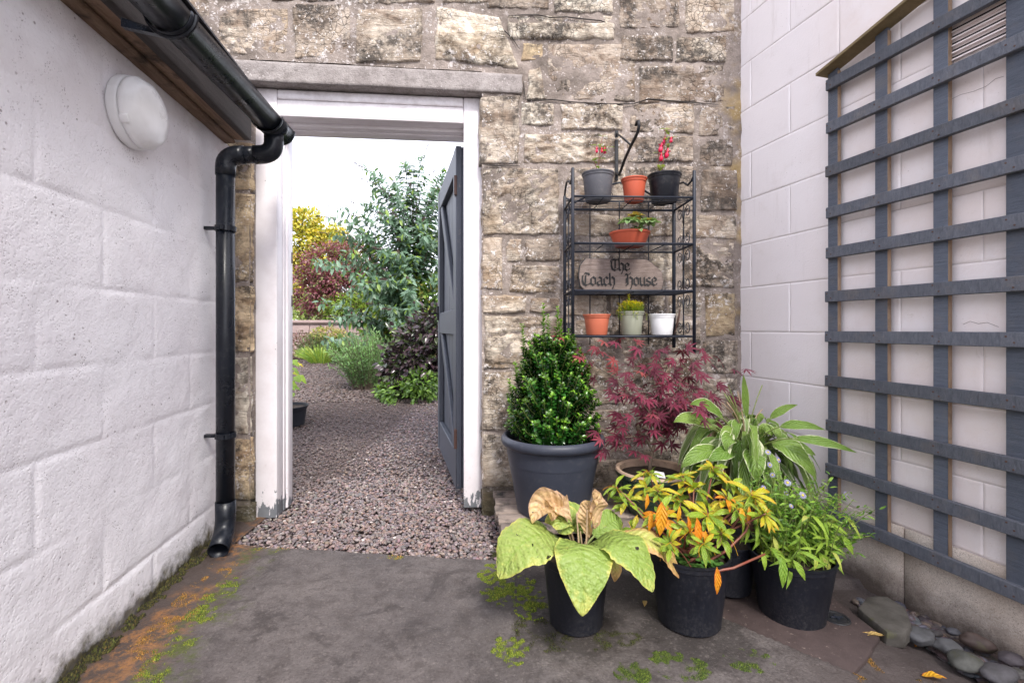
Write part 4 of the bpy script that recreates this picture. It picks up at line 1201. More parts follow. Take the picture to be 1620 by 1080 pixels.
# ================================================================== MAPLE IN GREEN GLAZED POT
mp = potted('potted_maple', 'crimson Japanese maple in a green glazed pot on the pallet', .588, 1.945, ZP)
prof = [(0, .004), (.095, .004), (.10, 0), (.106, .005), (.128, .06), (.143, .12), (.146, .150), (.154, .153), (.1565, .160), (.1555, .170)]
obj('pot', lathe_mesh(prof, 48), M('green_glaze'), mp)
obj('rim', lathe_mesh([(.156, .1695), (.152, .176), (.143, .177), (.137, .172), (.134, .150), (.12, .12)], 48), M('clay_rim'), mp)
obj('soil', soil_mesh(.136, .148), M('soil'), mp)
m = MB(); m.box(-.014, .030, -.012, -.010, 0, .028); lb = obj('plant_tag', m.mesh(), M('white_plastic'), mp, loc=(.0, -.055, .150), rot=(R(-50), R(12), R(10)))
def palmate(seed):
    parts = []
    for k, (a, L) in enumerate([(0, 1), (34, .92), (-34, .92), (72, .74), (-72, .74), (112, .46), (-112, .46)]):
        a = R(a + random.uniform(-5, 5)); L *= random.uniform(.92, 1.06)
        tip = Vector((math.sin(a) * L, math.cos(a) * L, -.22 * L * random.uniform(.5, 1.4)))
        mid = bez((0, 0, .0008 * k), tip * .5 + Vector((0, 0, .08)), tip, 5)
        parts.append(leaf_strip(mid, .20 * L, (0, 0, 1), 'lance', 2, .25, .1, seed + k))
    return uvmesh(parts)
maples = [palmate(i) for i in range(5)]
def curve_branch(m, pts, r0, r1, n=6):
    k = len(pts); m.tube(pts, [r0 + (r1 - r0) * i / (k - 1) for i in range(k)], n)
tm = MB()
base = Vector((-.012, .0, .14)); fork = Vector((.01, .005, .30)); 
curve_branch(tm, [base, (-.015, 0, .20), (-.002, 0, .25), fork], .0095, .007, 8)
LF = lambda q: (q[0] * 1.15, q[1], .30 + (q[2] - .30) * 1.28)
limbs = [((-.02, .01, .37), (-.14, .03, .50), (-.285, .0, .585)), ((.03, .0, .40), (.0, .02, .50), (-.10, .02, .57)), ((.05, .01, .40), (.10, -.02, .48), (.16, .0, .545)),
         ((.06, .0, .36), (.15, -.03, .42), (.25, -.06, .475)), ((.0, -.02, .36), (-.05, -.07, .42), (-.12, -.10, .47)), ((.03, -.04, .37), (.06, -.10, .43), (.09, -.15, .46)),
         ((-.03, .0, .30), (-.10, -.01, .31), (-.20, -.03, .30)), ((.06, .0, .33), (.12, .0, .34), (.17, -.02, .33)), ((.02, .05, .38), (.06, .09, .47), (.08, .08, .55))]
leafspots = []
for li, l in enumerate(limbs):
    pts = [fork if li != 6 else Vector((-.004, 0, .25))] + [Vector(LF(q)) for q in l]
    fine = []
    for i in range(len(pts) - 1):
        for t in (0, .33, .66): fine.append(pts[i].lerp(pts[i + 1], t) + rv(.003))
    fine.append(pts[-1]); curve_branch(tm, fine, .0045, .0014, 6)
    for j in range(3, len(fine)):
        for _ in range(4):
            q = fine[j] + rv(.040) + Vector((0, 0, .01)); tm.tube([fine[j], (fine[j] + q) / 2 + Vector((0, 0, .006)), q], .0008, 4); leafspots.append((q, fine[j], li, j / len(fine)))
obj('trunk', smooth(tm.mesh()), M('bark'), mp)
for (q, p0, li, u) in leafspots:
    out = Vector((q.x - p0.x, q.y - p0.y, 0)) + Vector((q.x, q.y - .1, 0)) * .3 + rv(.02)
    if out.length < .01: out = Vector((1, 0, 0))
    red = (li == 0 and u > .55)
    put_leaf(random.choice(maples), M('maple_red_leaf') if red and random.random() < .7 or random.random() < .03 else M('maple_leaf'), mp, q, out.normalized() + Vector((0, 0, -.35)) + rv(.15), Vector((0, -.55, .8)) + rv(.3), random.uniform(.038, .060))

# ================================================================== VARIEGATED HOSTA IN BROWN POT
hp = potted('potted_variegated_hosta', 'sprawling hosta with white-edged leaves in a brown pot between maple and trellis', .915, 1.83, ZP)
nursery_pot(hp, .095, .135, .235, M('brown_pot'), .03)
crown = Vector((0, 0, .235))
def hosta_leaf(parent, base, ctrl, tip, w, mat, nrmv=(0, 0, 1), petiole=.0, kind='broad', fold=.22, wave=.12, seed=0, pucker=.0, nv=6, ns=12, curl=0.0, pr=.0028):
    """petiole tube, then blade along the same arch"""
    pts = bez(base, ctrl, tip, ns + 8)
    k = int(petiole * (ns + 8))
    o = obj('leaf', uvmesh([leaf_strip(pts[k:], w, nrmv, kind, nv, fold, wave, seed, pucker, curl)]), mat, parent)
    if k > 1: obj('leaf_stalk', MB().tube(pts[:k + 2], [pr * (1.2 - .5 * i / (k + 2)) for i in range(k + 2)], 5).mesh(sm=True), M('green_stem'), parent)
    return o
for i in range(135):
    a = random.uniform(0, 2 * math.pi); L = random.uniform(.10, .32); h = random.uniform(-.02, .20)
    if math.sin(a) > .2: L *= .55
    if math.cos(a) > .5: L *= .85
    if math.cos(a) < -.5: L *= .85
    d = Vector((math.cos(a), math.sin(a), 0)); tip = crown + d * L + Vector((0, 0, h - random.uniform(.08, .24)))
    ct = crown + d * L * .62 + Vector((0, 0, h + .12))
    hosta_leaf(hp, crown + d * .02, ct, tip, random.uniform(.022, .050), M('variegated_pale_leaf') if random.random() < .25 else M('variegated_leaf'), (-d.y * .3, -.3, 1), random.uniform(.35, .6), 'broad', .25, .22, i)
def rw(o, px, py, Y):   # a world point by bearing, relative to a thing
    return P(px, py, Y) - Vector(o.location)
for (bx_, by_, cx_, cy_, tx_, ty_, Y, w, s_) in [
    (1190, 690, 1178, 690, 1198, 765, 1.60, .076, 1), (1150, 665, 1150, 655, 1148, 712, 1.66, .054, 2), (1230, 660, 1262, 660, 1292, 758, 1.60, .080, 3),
    (1210, 655, 1216, 640, 1222, 690, 1.70, .050, 4), (1180, 640, 1172, 610, 1176, 592, 1.80, .030, 5), (1225, 665, 1350, 625, 1356, 716, 1.55, .036, 6),
    (1210, 650, 1280, 600, 1306, 680, 1.62, .036, 7), (1120, 690, 1090, 690, 1078, 740, 1.68, .060, 8), (1105, 640, 1075, 620, 1066, 668, 1.75, .055, 9),
    (1205, 650, 1232, 600, 1262, 640, 1.72, .030, 10), (1130, 620, 1115, 610, 1092, 640, 1.74, .046, 11), (1250, 690, 1275, 680, 1290, 720, 1.66, .05, 12), (1160, 700, 1140, 690, 1120, 730, 1.64, .055, 13)]:
    hosta_leaf(hp, crown + Vector((.0, -.02, .02)), rw(hp, bx_, by_, Y), rw(hp, tx_, ty_, Y), w, M('variegated_leaf'), (0, -.8, .6), .42 if s_ not in (6, 7, 10) else .55, 'broad', .2, .12, s_ + 70)
for i in range(9):
    a = random.uniform(-.5, 3.6); t_ = crown + Vector((.09 * math.cos(a), .07 * math.sin(a), random.uniform(.20, .30)))
    o = obj('flower_stalk', MB().tube(bez(crown, crown + Vector((0, 0, .15)), t_, 6), .0022, 5).mesh(sm=True), M('straw') if i % 2 else M('green_stem'), hp)

# ================================================================== THREE BLACK POTS IN FRONT
BP = M('black_pot')
def big_black(parent, rb, rt, h):
    prof = [(0, .006), (rb * .80, .006), (rb * .86, 0), (rb, .004), (rb + .001, .02), (rb + (rt - rb) * .9, h - .022), (rb + (rt - rb) * .9 + .0022, h - .020), (rt - .001, h - .006), (rt + .003, h - .005), (rt + .003, h), (rt - .004, h), (rt - .006, h - .012), (rb - .004, .012), (0, .012)]
    obj('pot', lathe_mesh(prof, 56), BP, parent)
    obj('soil', soil_mesh(rb + (rt - rb) * .86 - .005, h * .86), M('soil'), parent)
p1 = potted('potted_hosta', 'big yellowing hosta with slug-eaten leaves in the left front black pot', .192, 1.405, ground_h(.19, 1.4) + .001)
big_black(p1, .079, .099, .205)
def hb(px, py, Y): return rw(p1, px, py, Y)
c0 = Vector((0, 0, .19))
HOST = M('hosta_leaf')
#            start           ctrl               tip              width  normal  petiole
hl = [((905, 858, 1.34), (845, 795, 1.32), (790, 915, 1.25), .185, (-.15, -.35, 1), .26, HOST, 1),
      ((925, 870, 1.30), (930, 810, 1.24), (921, 974, 1.155), .158, (.05, -.9, .75), .20, HOST, 2),
      ((945, 865, 1.32), (985, 800, 1.30), (1032, 936, 1.20), .145, (.30, -.45, .9), .22, HOST, 3),
      ((950, 858, 1.38), (1035, 800, 1.36), (1074, 914, 1.31), .088, (.25, -.35, 1), .25, M('hosta_tan_leaf'), 4),
      ((925, 858, 1.42), (935, 790, 1.45), (862, 826, 1.40), .110, (-.1, -.6, .9), .24, HOST, 5),
      ((930, 858, 1.43), (975, 800, 1.46), (985, 832, 1.50), .085, (.2, -.6, .8), .24, HOST, 6),
      ((905, 868, 1.42), (860, 815, 1.46), (812, 836, 1.46), .050, (-.3, -.3, 1), .45, HOST, 7),
      ((945, 880, 1.35), (985, 858, 1.36), (972, 920, 1.34), .060, (.2, -.6, .8), .2, M('hosta_tan_leaf'), 10),
      ((920, 855, 1.44), (895, 785, 1.44), (880, 838, 1.36), .100, (-.1, -.7, .8), .3, HOST, 11)]
for (s, c, t, w, nn, pe, mt, sd) in hl:
    pts = bez(c0 + Vector((0, 0, .0)), hb(*c), hb(*t), 72); k = int(pe * 72)
    obj('leaf', uvmesh([leaf_strip(pts[k:], w, nn, 'hosta', 16, .10, .09, sd, .014, .16, 11)]), mt, p1)
    obj('leaf_stalk', MB().tube(pts[:k + 2], [.0045 * (1.2 - .5 * i / (k + 2)) for i in range(k + 2)], 6).mesh(sm=True), M('green_stem'), p1)
for (a, c, t, w, nn, sd) in [((905, 818, 1.40), (855, 778, 1.42), (842, 828, 1.36), .090, (-.2, -.9, .5), 21), ((890, 815, 1.42), (862, 775, 1.45), (905, 826, 1.36), .075, (.3, -.8, .3), 24),
                         ((945, 862, 1.36), (928, 760, 1.38), (944, 800, 1.33), .066, (.5, -.9, .1), 22), ((936, 868, 1.35), (925, 800, 1.36), (933, 792, 1.38), .05, (-.7, -.8, .1), 23)]:
    pts = bez(hb(*a), hb(*c), hb(*t), 22)
    obj('withered_leaf', uvmesh([leaf_strip(pts[3:], w, nn, 'broad', 10, .55, .30, sd, .05, -.2)]), M('hosta_dry_leaf'), p1)
    obj('leaf_stalk', MB().tube(bez(c0, (c0 + pts[0]) / 2 + Vector((0, 0, .02)), pts[4], 7), .003, 6).mesh(sm=True), M('straw'), p1)
for (a, b) in [((916, 890, 1.30), (912, 812, 1.31)), ((925, 885, 1.31), (929, 806, 1.32)), ((921, 880, 1.33), (918, 840, 1.34))]:
    obj('dry_stalk', MB().tube([hb(*a), (hb(*a) + hb(*b)) / 2 + Vector((.002, 0, 0)), hb(*b)], [.003, .0025, .0018], 6).mesh(), M('straw'), p1)

# --- azalea with yellow and orange leaves
p2 = potted('potted_azalea', 'leggy azalea with yellow and orange leaves in the middle front black pot', .531, 1.405, ground_h(.53, 1.4) + .001)
big_black(p2, .090, .115, .210)
def ab(px, py, Y): return rw(p2, px, py, Y)
lance = [std_leaf('obov', .30, b, 7, 4, .25, .10, i) for i, b in enumerate((.05, .25, .5, .8))]
whorls = [ # px py Y spread, mix
 (993, 790, 1.50, .9, 0), (1022, 770, 1.52, .9, 1), (1045, 812, 1.40, 1., 2), (1000, 838, 1.42, .9, 0), (1098, 768, 1.46, 1., 1), (1130, 738, 1.50, 1., 1), (1120, 812, 1.38, 1.1, 1),
 (1142, 842, 1.33, .8, 0), (1190, 782, 1.40, 1.2, 3), (1092, 838, 1.34, .9, 2), (1075, 790, 1.46, .9, 0), (1165, 805, 1.36, .9, 1), (1025, 745, 1.58, .8, 0), (1155, 760, 1.48, .9, 1), (1060, 858, 1.31, .7, 0), (1212, 812, 1.34, .8, 1), (1112, 860, 1.28, .7, 0), (975, 770, 1.50, .8, 0), (1150, 785, 1.40, .8, 2), (1080, 752, 1.5, .9, 1), (1040, 775, 1.46, .8, 1)]
root = Vector((.0, .0, .185)); sm = MB()
for (px_, py_, Y, sp, mx_) in whorls:
    c = ab(px_, py_, Y); r0 = root + Vector((random.uniform(-.04, .04), random.uniform(-.03, .03), 0))
    mid = (r0 + c) / 2 + Vector((random.uniform(-.02, .02), random.uniform(-.02, .02), -.005))
    pts = bez(r0, mid, c, 7); curve_branch(sm, pts, .0042, .0020)
    ax = (pts[-1] - pts[-2]).normalized() * .6 + Vector((0, -.35, .5)); ax.normalize(); A = ax.orthogonal().normalized(); B = ax.cross(A)
    n = random.randint(13, 16)
    for k in range(n):
        a = 2 * math.pi * k * .382; el = .15 + .75 * (k / n)
        d = (A * math.cos(a) + B * math.sin(a)) * (1.1 - el * .6) + ax * (el * .9 - .1) + Vector((0, 0, -.22 * (k % 3)))
        r_ = random.random()
        mat = M('azalea_green_leaf')
        if mx_ == 1: mat = M('azalea_yellow_leaf') if r_ < .42 else mat
        if mx_ == 0: mat = M('azalea_yellow_leaf') if r_ < .22 else mat
        if mx_ == 2: mat = M('azalea_orange_leaf') if r_ < .18 else (M('azalea_yellow_leaf') if r_ < .6 else mat)
        if mx_ == 3: mat = M('azalea_yellow_leaf') if r_ < .8 else mat
        put_leaf(random.choice(lance), mat, p2, c - ax * random.uniform(0, .02) + rv(.002), d, ax + Vector((0, -.3, .3)), random.uniform(.046, .070) * sp)
    for k in range(4):   # curly spent styles
        a = random.uniform(0, 6.28); d = A * math.cos(a) + B * math.sin(a)
        obj('style', MB().tube(bez(c, c + d * .03 + ax * .01, c + d * .035 + rv(.012) + Vector((0, 0, -.02)), 5), .0007, 4).mesh(), M('azalea_yellow_leaf') if k % 2 else M('red_stem'), p2)
# orange leaves hanging straight down
for (px_, py_, py2, Y, w) in [(1047, 793, 848, 1.36, .33), (1102, 818, 868, 1.30, .30), (1134, 896, 940, 1.235, .26), (1030, 808, 842, 1.38, .26), (1075, 800, 826, 1.36, .25), (1088, 815, 845, 1.33, .22), (1172, 802, 826, 1.34, .4), (1116, 838, 862, 1.29, .25), (1024, 780, 806, 1.42, .3), (1060, 832, 850, 1.33, .25), (1185, 800, 828, 1.36, .3)]:
    a, b = ab(px_, py_, Y), ab(px_ + random.uniform(-6, 6), py2, Y)
    me = uvmesh([leaf_strip(bez(a, (a + b) / 2 + Vector((0, -.008, 0)), b, 8), (b - a).length * w, (random.uniform(-.4, .4), -1, .2), 'lance', 4, .25, .15, px_)])
    obj('orange_leaf', me, M('azalea_orange_leaf'), p2)
for pts in ([(1070, 905, 1.33), (1120, 905, 1.30), (1160, 898, 1.30), (1210, 876, 1.33)], [(1100, 900, 1.35), (1150, 870, 1.36), (1180, 840, 1.38), (1195, 800, 1.39)], [(1085, 890, 1.36), (1140, 860, 1.42), (1168, 820, 1.46), (1165, 790, 1.46)]):
    curve_branch(sm, [ab(*q) for q in pts], .0045, .003)
obj('stems', smooth(sm.mesh()), M('red_stem'), p2)
pos = []; yd = []; zd = []; sc = []; col = []
for k in range(170):
    a = random.uniform(0, 6.28); r_ = .092 * math.sqrt(random.random()); p = Vector((r_ * math.cos(a), r_ * math.sin(a), .188 + random.uniform(0, .022)))
    b = random.uniform(0, 6.28)
    for j in range(3):
        pos.append(p); yd.append((math.cos(b + j * 2.1), math.sin(b + j * 2.1), .15)); zd.append((0, -.2, 1)); sc.append(random.uniform(.009, .014)); col.append(np.array([.07, .17, .035]) * random.uniform(.6, 1.5))
scatter('clover', leaf_base(.95, .1, 0, .95), pos, yd, zd, sc, col, M('foliage'), p2)

# --- asters / lance-leaved perennial
p3 = potted('potted_aster', 'bushy lime-green aster with small lilac daisies in the right front black pot', .878, 1.47, -.028)
big_black(p3, .092, .121, .205)
ll = [std_leaf('lance', .19, b, 6, 2, .25, .05, 40 + i) for i, b in enumerate((.1, .35, .6))]
sm = MB(); nl = 0
for k in range(46):       # front: broad lance leaves on short shoots
    a = random.uniform(0, 6.28); r_ = .10 * math.sqrt(random.random()); b = Vector((r_ * math.cos(a), r_ * math.sin(a), .17))
    h = random.uniform(.06, .20); t = b + Vector((math.cos(a) * .06 * random.random() + random.uniform(-.03, .04), math.sin(a) * .05 - .015, h))
    pts = bez(b, (b + t) / 2 + Vector((0, 0, .03)), t, 5); sm.tube(pts, .0011, 4)
    for j in range(6):
        if nl >= 290: break
        u = .25 + .75 * j / 5; q = pts[min(5, int(u * 5))]; c = random.uniform(0, 6.28)
        d = Vector((math.cos(c), math.sin(c) - .45, random.uniform(-.9, .35)))
        put_leaf(random.choice(ll), M('lance_pale_leaf') if random.random() < .12 else M('lance_leaf'), p3, q, d, Vector((0, -.6, .8)) + rv(.2), random.uniform(.038, .068)); nl += 1
for (px_, py_, x2, y2, Y) in [(1236, 880, 1238, 930, 1.33), (1255, 885, 1274, 918, 1.34), (1300, 880, 1314, 908, 1.40), (1330, 845, 1350, 878, 1.42), (1205, 872, 1210, 902, 1.36), (1290, 878, 1288, 902, 1.36), (1318, 862, 1322, 890, 1.44)]:
    a, b = rw(p3, px_, py_, Y), rw(p3, x2, y2, Y - .01)
    obj('leaf', uvmesh([leaf_strip(bez(a, (a + b) / 2 + Vector((0, -.01, .006)), b, 7), (b - a).length * .3, (0, -1, .3), 'lance', 4, .2, .1, px_)]), M('lance_pale_leaf') if px_ in (1290, 1300) else M('lance_leaf'), p3)
pos = []; yd = []; zd = []; sc = []; col = []
tops = []
for k in range(135):       # fine, twiggy back growth
    b = Vector((random.uniform(-.08, .09), random.uniform(-.05, .08), .18)); 
    t = Vector((b.x * 1.3 + random.uniform(-.03, .115), b.y * .9 + random.uniform(-.05, .06), random.uniform(.26, .45) - max(0, b.x) * .5)); tops.append(t)
    pts = bez(b, (b + t) / 2 + Vector((-.01, 0, .04)), t, 6); sm.tube(pts, .0009, 4)
    for j in range(26):
        u = .2 + .8 * random.random(); i_ = min(5, int(u * 6)); q = pts[i_].lerp(pts[i_ + 1], u * 6 - i_); c = random.uniform(0, 6.28)
        pos.append(q + rv(.006)); yd.append((math.cos(c), math.sin(c), random.uniform(-.3, .9))); zd.append((rv(.4) + Vector((0, -.3, 1)))); sc.append(random.uniform(.012, .026)); col.append(np.array(random.choice([(.13, .26, .03), (.20, .34, .04), (.09, .19, .03)])) * random.uniform(.7, 1.3))
scatter('fine_leaves', leaf_base(.26, .15, -.1, .8), pos, yd, zd, sc, col, M('foliage'), p3)
obj('stems', sm.mesh(), M('green_stem'), p3)['kind'] = 'stuff'
def daisy():
    parts = []
    for k in range(16):
        a = 2 * math.pi * k / 16; d = Vector((math.cos(a), math.sin(a), 0)); parts.append(leaf_strip([d * .25, d * .6 + Vector((0, 0, .05)), d + Vector((0, 0, -.03 - .1 * random.random()))], .17, (0, 0, 1), 'strap', 2, .1, 0, k))
    return uvmesh(parts)
dm = daisy(); em = MB().lathe([(0, .16), (.16, .13), (.27, .04), (.27, -.02), (0, -.08)], 12).mesh(sm=True)
for (px_, py_, Y, s) in [(1246, 763, 1.44, .0125), (1270, 783, 1.42, .0125), (1232, 727, 1.52, .011), (1215, 715, 1.54, .011), (1222, 751, 1.50, .009), (1244, 780, 1.5, .009), (1338, 781, 1.5, .0095), (1218, 735, 1.5, .010), (1252, 800, 1.4, .008), (1208, 771, 1.47, .009)]:
    f = put_leaf(dm, M('aster_petal'), p3, rw(p3, px_, py_, Y), Vector((0, .6, 1)) + rv(.2), Vector((0, -1, .6)) + rv(.25), s, 'flower')
    obj('flower_eye', em, M('aster_eye'), f)
    if px_ < 1330: obj('flower_stalk', MB().tube([rw(p3, px_, py_, Y), rw(p3, px_ + 2, py_ + 40, Y + .04)], .0008, 4).mesh(), M('green_stem'), p3)

# a spare black pot in the shade behind the front row
p4 = thing('empty_black_pot', 'black nursery pot in the shade between middle and right front pots', 'plant pot', (.735, 1.60, -.004))
nursery_pot(p4, .075, .10, .17, BP, .025)

# ================================================================== WALL RACK
RW, RDp = .522, .225
ra = FS.hit(893, 420, -.03)[0]
rack = thing('wall_rack', 'black wrought metal four-shelf rack with scroll sides on the stone wall', 'shelf rack', FS.w(ra, -.035, 0), FS.phi - R(3.0))
# local: x along, y = 0 at the back, -RDp at the front
def rmesh(m): return smooth(m.mesh())
RM = M('rack_metal')
zb0, zt0 = .775, 1.53
SH = [1.435, 1.237, 1.036, .842]
for x_, y_, r_, zt, zb in ((0, -RDp, .0072, 1.556, .775), (RW, -RDp, .0072, 1.552, .772), (0, 0, .0075, 1.50, .785), (RW, 0, .0085, 1.50, .785)):
    m = MB(); m.tube([(x_, y_, zb), (x_, y_, zt - .004), (x_, y_, zt)], [r_, r_, r_ * .6], 12); obj('post', rmesh(m), RM, rack)
for i, z_ in enumerate(SH):
    m = MB(); r_ = .0048
    m.tube([(0, -RDp, z_), (RW, -RDp, z_)], r_, 8); m.tube([(0, 0, z_), (RW, 0, z_)], r_, 8)
    m.tube([(0, 0, z_), (0, -RDp, z_)], r_, 8); m.tube([(RW, 0, z_), (RW, -RDp, z_)], r_, 8)
    sf = obj('shelf_frame', rmesh(m), RM, rack)
    for k in range(1, 8):
        y_ = -RDp + RDp * k / 8; m = MB(); m.tube([(0, y_, z_ - .001), (RW, y_, z_ - .001)], .0014, 6); obj('wire', rmesh(m), RM, sf)
    for k in (1, 2, 3):
        m = MB(); m.tube([(RW * k / 4, 0, z_ - .005), (RW * k / 4, -RDp, z_ - .005)], .0022, 6); obj('cross_wire', rmesh(m), RM, sf)
def spiral(c, r0, a0, turns, dirn=1, n=22, shrink=.75):
    return [(c[0] + r0 * (1 - shrink * k / n) * math.cos(a0 + dirn * turns * 2 * math.pi * k / n), c[1] + r0 * (1 - shrink * k / n) * math.sin(a0 + dirn * turns * 2 * math.pi * k / n)) for k in range(n + 1)]
def side_scroll(x_, za, zb):
    """a central stem with two C scrolls in each bay, in the side plane"""
    yc = -RDp / 2; h = zb - za; m0 = MB(); m0.tube([(x_, yc, za), (x_, yc, zb)], .0022, 6); obj('scroll_stem', rmesh(m0), RM, rack)
    for sg in (-1, 1):
        r_ = .027; cy = yc + sg * .042
        top = spiral((cy, zb - .040), r_, math.pi / 2, 1.15, -sg, 22, .7)
        bot = spiral((cy, za + .040), r_, -math.pi / 2, 1.15, sg, 22, .7)
        a = [(yc + sg * .004, zb - .055)]
        m = MB(); pts = [(yc + sg * .002, za + h * .5)] + [(yc + sg * .006, zb - .06), (yc + sg * .016, zb - .028)] + top
        m.tube([(x_, p[0], p[1]) for p in pts], .0020, 6); obj('scroll', rmesh(m), RM, rack)
        m = MB(); pts = [(yc + sg * .002, za + h * .5)] + [(yc + sg * .006, za + .06), (yc + sg * .016, za + .028)] + bot
        m.tube([(x_, p[0], p[1]) for p in pts], .0020, 6); obj('scroll', rmesh(m), RM, rack)
for x_ in (0, RW):
    for a, b in zip(SH[1:], SH[:-1]): side_scroll(x_, a, b)
    m = MB(); m.tube([(x_, 0, 1.50), (x_, -.02, 1.525), (x_, -.06, 1.545), (x_, -.11, 1.535), (x_, -.16, 1.508), (x_, -.20, 1.515), (x_, -RDp, 1.535)], .0048, 8); obj('side_top_rail', rmesh(m), RM, rack)
    m = MB(); m.tube([(x_, -.02, 1.50), (x_, -.05, 1.47), (x_, -.12, 1.445), (x_, -RDp + .01, 1.437)], .002, 6); obj('side_curl', rmesh(m), RM, rack)
m = MB(); m.tube([(0, 0, 1.49), (.05, 0, 1.47), (.11, 0, 1.50), (.17, 0, 1.545), (RW / 2, 0, 1.565), (RW - .17, 0, 1.545), (RW - .11, 0, 1.51), (RW - .05, 0, 1.48), (RW, 0, 1.49)], .0050, 8); obj('back_arch', rmesh(m), RM, rack)
m = MB(); m.tube([(0, 0, 1.475), (RW, 0, 1.475)], .0028, 6); obj('back_rail', rmesh(m), RM, rack)
for x_ in (.12, .26, .40):
    m = MB(); m.tube([(x_, 0, .80), (x_, 0, 1.475)], .0028, 6); obj('back_rod', rmesh(m), RM, rack)
for sg in (-1, 1):
    m = MB(); pts = spiral((RW / 2 + sg * .05, 1.51), .03, math.pi / 2, 1.2, -sg); m.tube([(p[0], 0, p[1]) for p in pts], .002, 6); obj('back_scroll', rmesh(m), RM, rack)
def on_shelf(i, x_, y_):   # world point on a shelf
    a = FS.phi - R(3.0); o = rack.location
    return (o.x + x_ * math.cos(a) - y_ * math.sin(a), o.y + x_ * math.sin(a) + y_ * math.cos(a), SH[i] + .0052)
def shelf_x(px, y_):       # local x on the rack whose bearing is px at depth y_
    a = FS.phi - R(3.0); o = rack.location; k = (px - CX) / FPX
    return (k * (o.y + y_ * math.cos(a)) - o.x + y_ * math.sin(a)) / (math.cos(a) - k * math.sin(a))
# wall hook above it
hkw = FS.hit(974, 250, 0)
hook = thing('basket_hook', 'black iron hanging basket bracket on the stone wall above the rack', 'bracket', FS.w(hkw[0], -.012, 0), FS.phi)
m = MB(); m.box(-.008, .008, -.006, .0, 1.585, 1.825); obj('back_bar', bevel_mesh(m.mesh(), .001, 1), M('black_iron'), hook)
m = MB(); m.tube([(0, -.008, 1.62), (0, -.04, 1.60), (0, -.07, 1.615), (0, -.12, 1.645), (0, -.20, 1.675), (0, -.255, 1.69), (0, -.285, 1.70), (0, -.30, 1.72), (0, -.295, 1.742), (0, -.275, 1.748), (0, -.262, 1.738)], .0065, 10); obj('arm', rmesh(m), M('black_iron'), hook)
m = MB(); m.tube([(0, -.006, 1.81), (0, -.09, 1.755), (0, -.20, 1.680)], .0045, 8); obj('strut', rmesh(m), M('black_iron'), hook)

# ================================================================== SIGN
def nib_strokes(strokes, ox, oz, sc, w=.25, ang=42):
    m = MB(); nx, nz = math.cos(R(ang)) * w / 2, math.sin(R(ang)) * w / 2; k = 0
    for st in strokes:
        for (a, b) in zip(st, st[1:]):
            y = -.0004 * k - .0012; k += 1
            q = [(a[0] - nx, a[1] - nz), (a[0] + nx, a[1] + nz), (b[0] + nx, b[1] + nz), (b[0] - nx, b[1] - nz)]
            m.prism([(ox + x * sc, y, oz + z * sc) for x, z in q], (0, .0022, 0))
            # square the joint with the nib's own width
            t = .055
            q = [(b[0] - nx - t * .4, b[1] - nz + t), (b[0] + nx - t * .4, b[1] + nz + t), (b[0] + nx + t * .4, b[1] + nz - t), (b[0] - nx + t * .4, b[1] - nz - t)]
            m.prism([(ox + x * sc, y - .0002, oz + z * sc) for x, z in q], (0, .002, 0))
    return m.mesh()
GL = {
 'T': ([[(.0, 1.12), (.06, 1.38), (.30, 1.46), (.70, 1.36), (.98, 1.50)], [(.30, 1.40), (.10, 1.12), (.06, .62), (.20, .18), (.52, .02), (.86, .22)], [(.56, 1.32), (.52, .34)]], 1.02),
 'h': ([[(.08, 1.46), (.12, 1.34), (.12, .18), (.24, .04)], [(.14, .80), (.38, .98), (.62, .80), (.62, .12), (.40, -.34)]], .80),
 'e': ([[(.60, .62), (.60, .82), (.36, .98), (.12, .78), (.12, .20), (.34, .02), (.62, .20)], [(.14, .44), (.58, .66)]], .76),
 'C': ([[(.92, 1.20), (.80, 1.38), (.44, 1.46), (.12, 1.10), (.06, .56), (.20, .16), (.52, .00), (.92, .24)], [(.46, 1.20), (.40, .28)]], 1.02),
 'o': ([[(.12, .80), (.12, .20), (.36, .02), (.62, .20), (.62, .80), (.36, .98), (.12, .80)]], .78),
 'a': ([[(.12, .82), (.36, .98), (.60, .80), (.60, .16), (.72, .04)], [(.58, .58), (.12, .38), (.12, .16), (.30, .02), (.58, .20)]], .82),
 'c': ([[(.60, .80), (.36, .98), (.12, .78), (.12, .20), (.34, .02), (.62, .20)]], .72),
 'H': ([[(-.02, 1.18), (.10, 1.40), (.34, 1.30), (.60, 1.46)], [(.30, 1.26), (.30, .16), (.10, .02)], [(.34, .86), (.58, 1.02), (.84, .84), (.84, .14), (.62, -.34)], [(.12, .30), (.12, .84)]], 1.02),
 'u': ([[(.06, .88), (.14, .96), (.14, .18), (.34, .02), (.60, .22)], [(.56, .90), (.62, .96), (.62, .14), (.74, .04)]], .84),
 's': ([[(.56, .84), (.36, .98), (.12, .80), (.16, .60), (.52, .42), (.56, .20), (.32, .02), (.06, .18)]], .70)}
sgx0 = shelf_x(916, -.035); sgx1 = shelf_x(1049, -.035); SWd = sgx1 - sgx0
sp_ = on_shelf(2, sgx0, -.045)
sign = thing('house_sign', 'weathered wooden sign reading The Coach House leaning on the third shelf', 'house sign', sp_, FS.phi - R(3.0))
SHt = .160
piv = bpy.data.objects
m = MB(); c_ = .034
outl = [(c_, 0), (SWd - c_, 0), (SWd - .006, .02), (SWd, c_ + .02), (SWd - .004, SHt * .62), (SWd - .05, SHt - .018), (SWd - .075, SHt), (c_, SHt + .002), (.008, SHt - c_ + .004), (.0, SHt * .5), (.006, c_)]
TILT = Matrix.Rotation(R(-7), 4, 'X')
m.prism([(x, 0, z) for x, z in outl], (0, .016, 0)); me = bevel_mesh(m.mesh(), .0025, 2); me.transform(TILT)
obj('board', me, M('sign_timber'), sign)
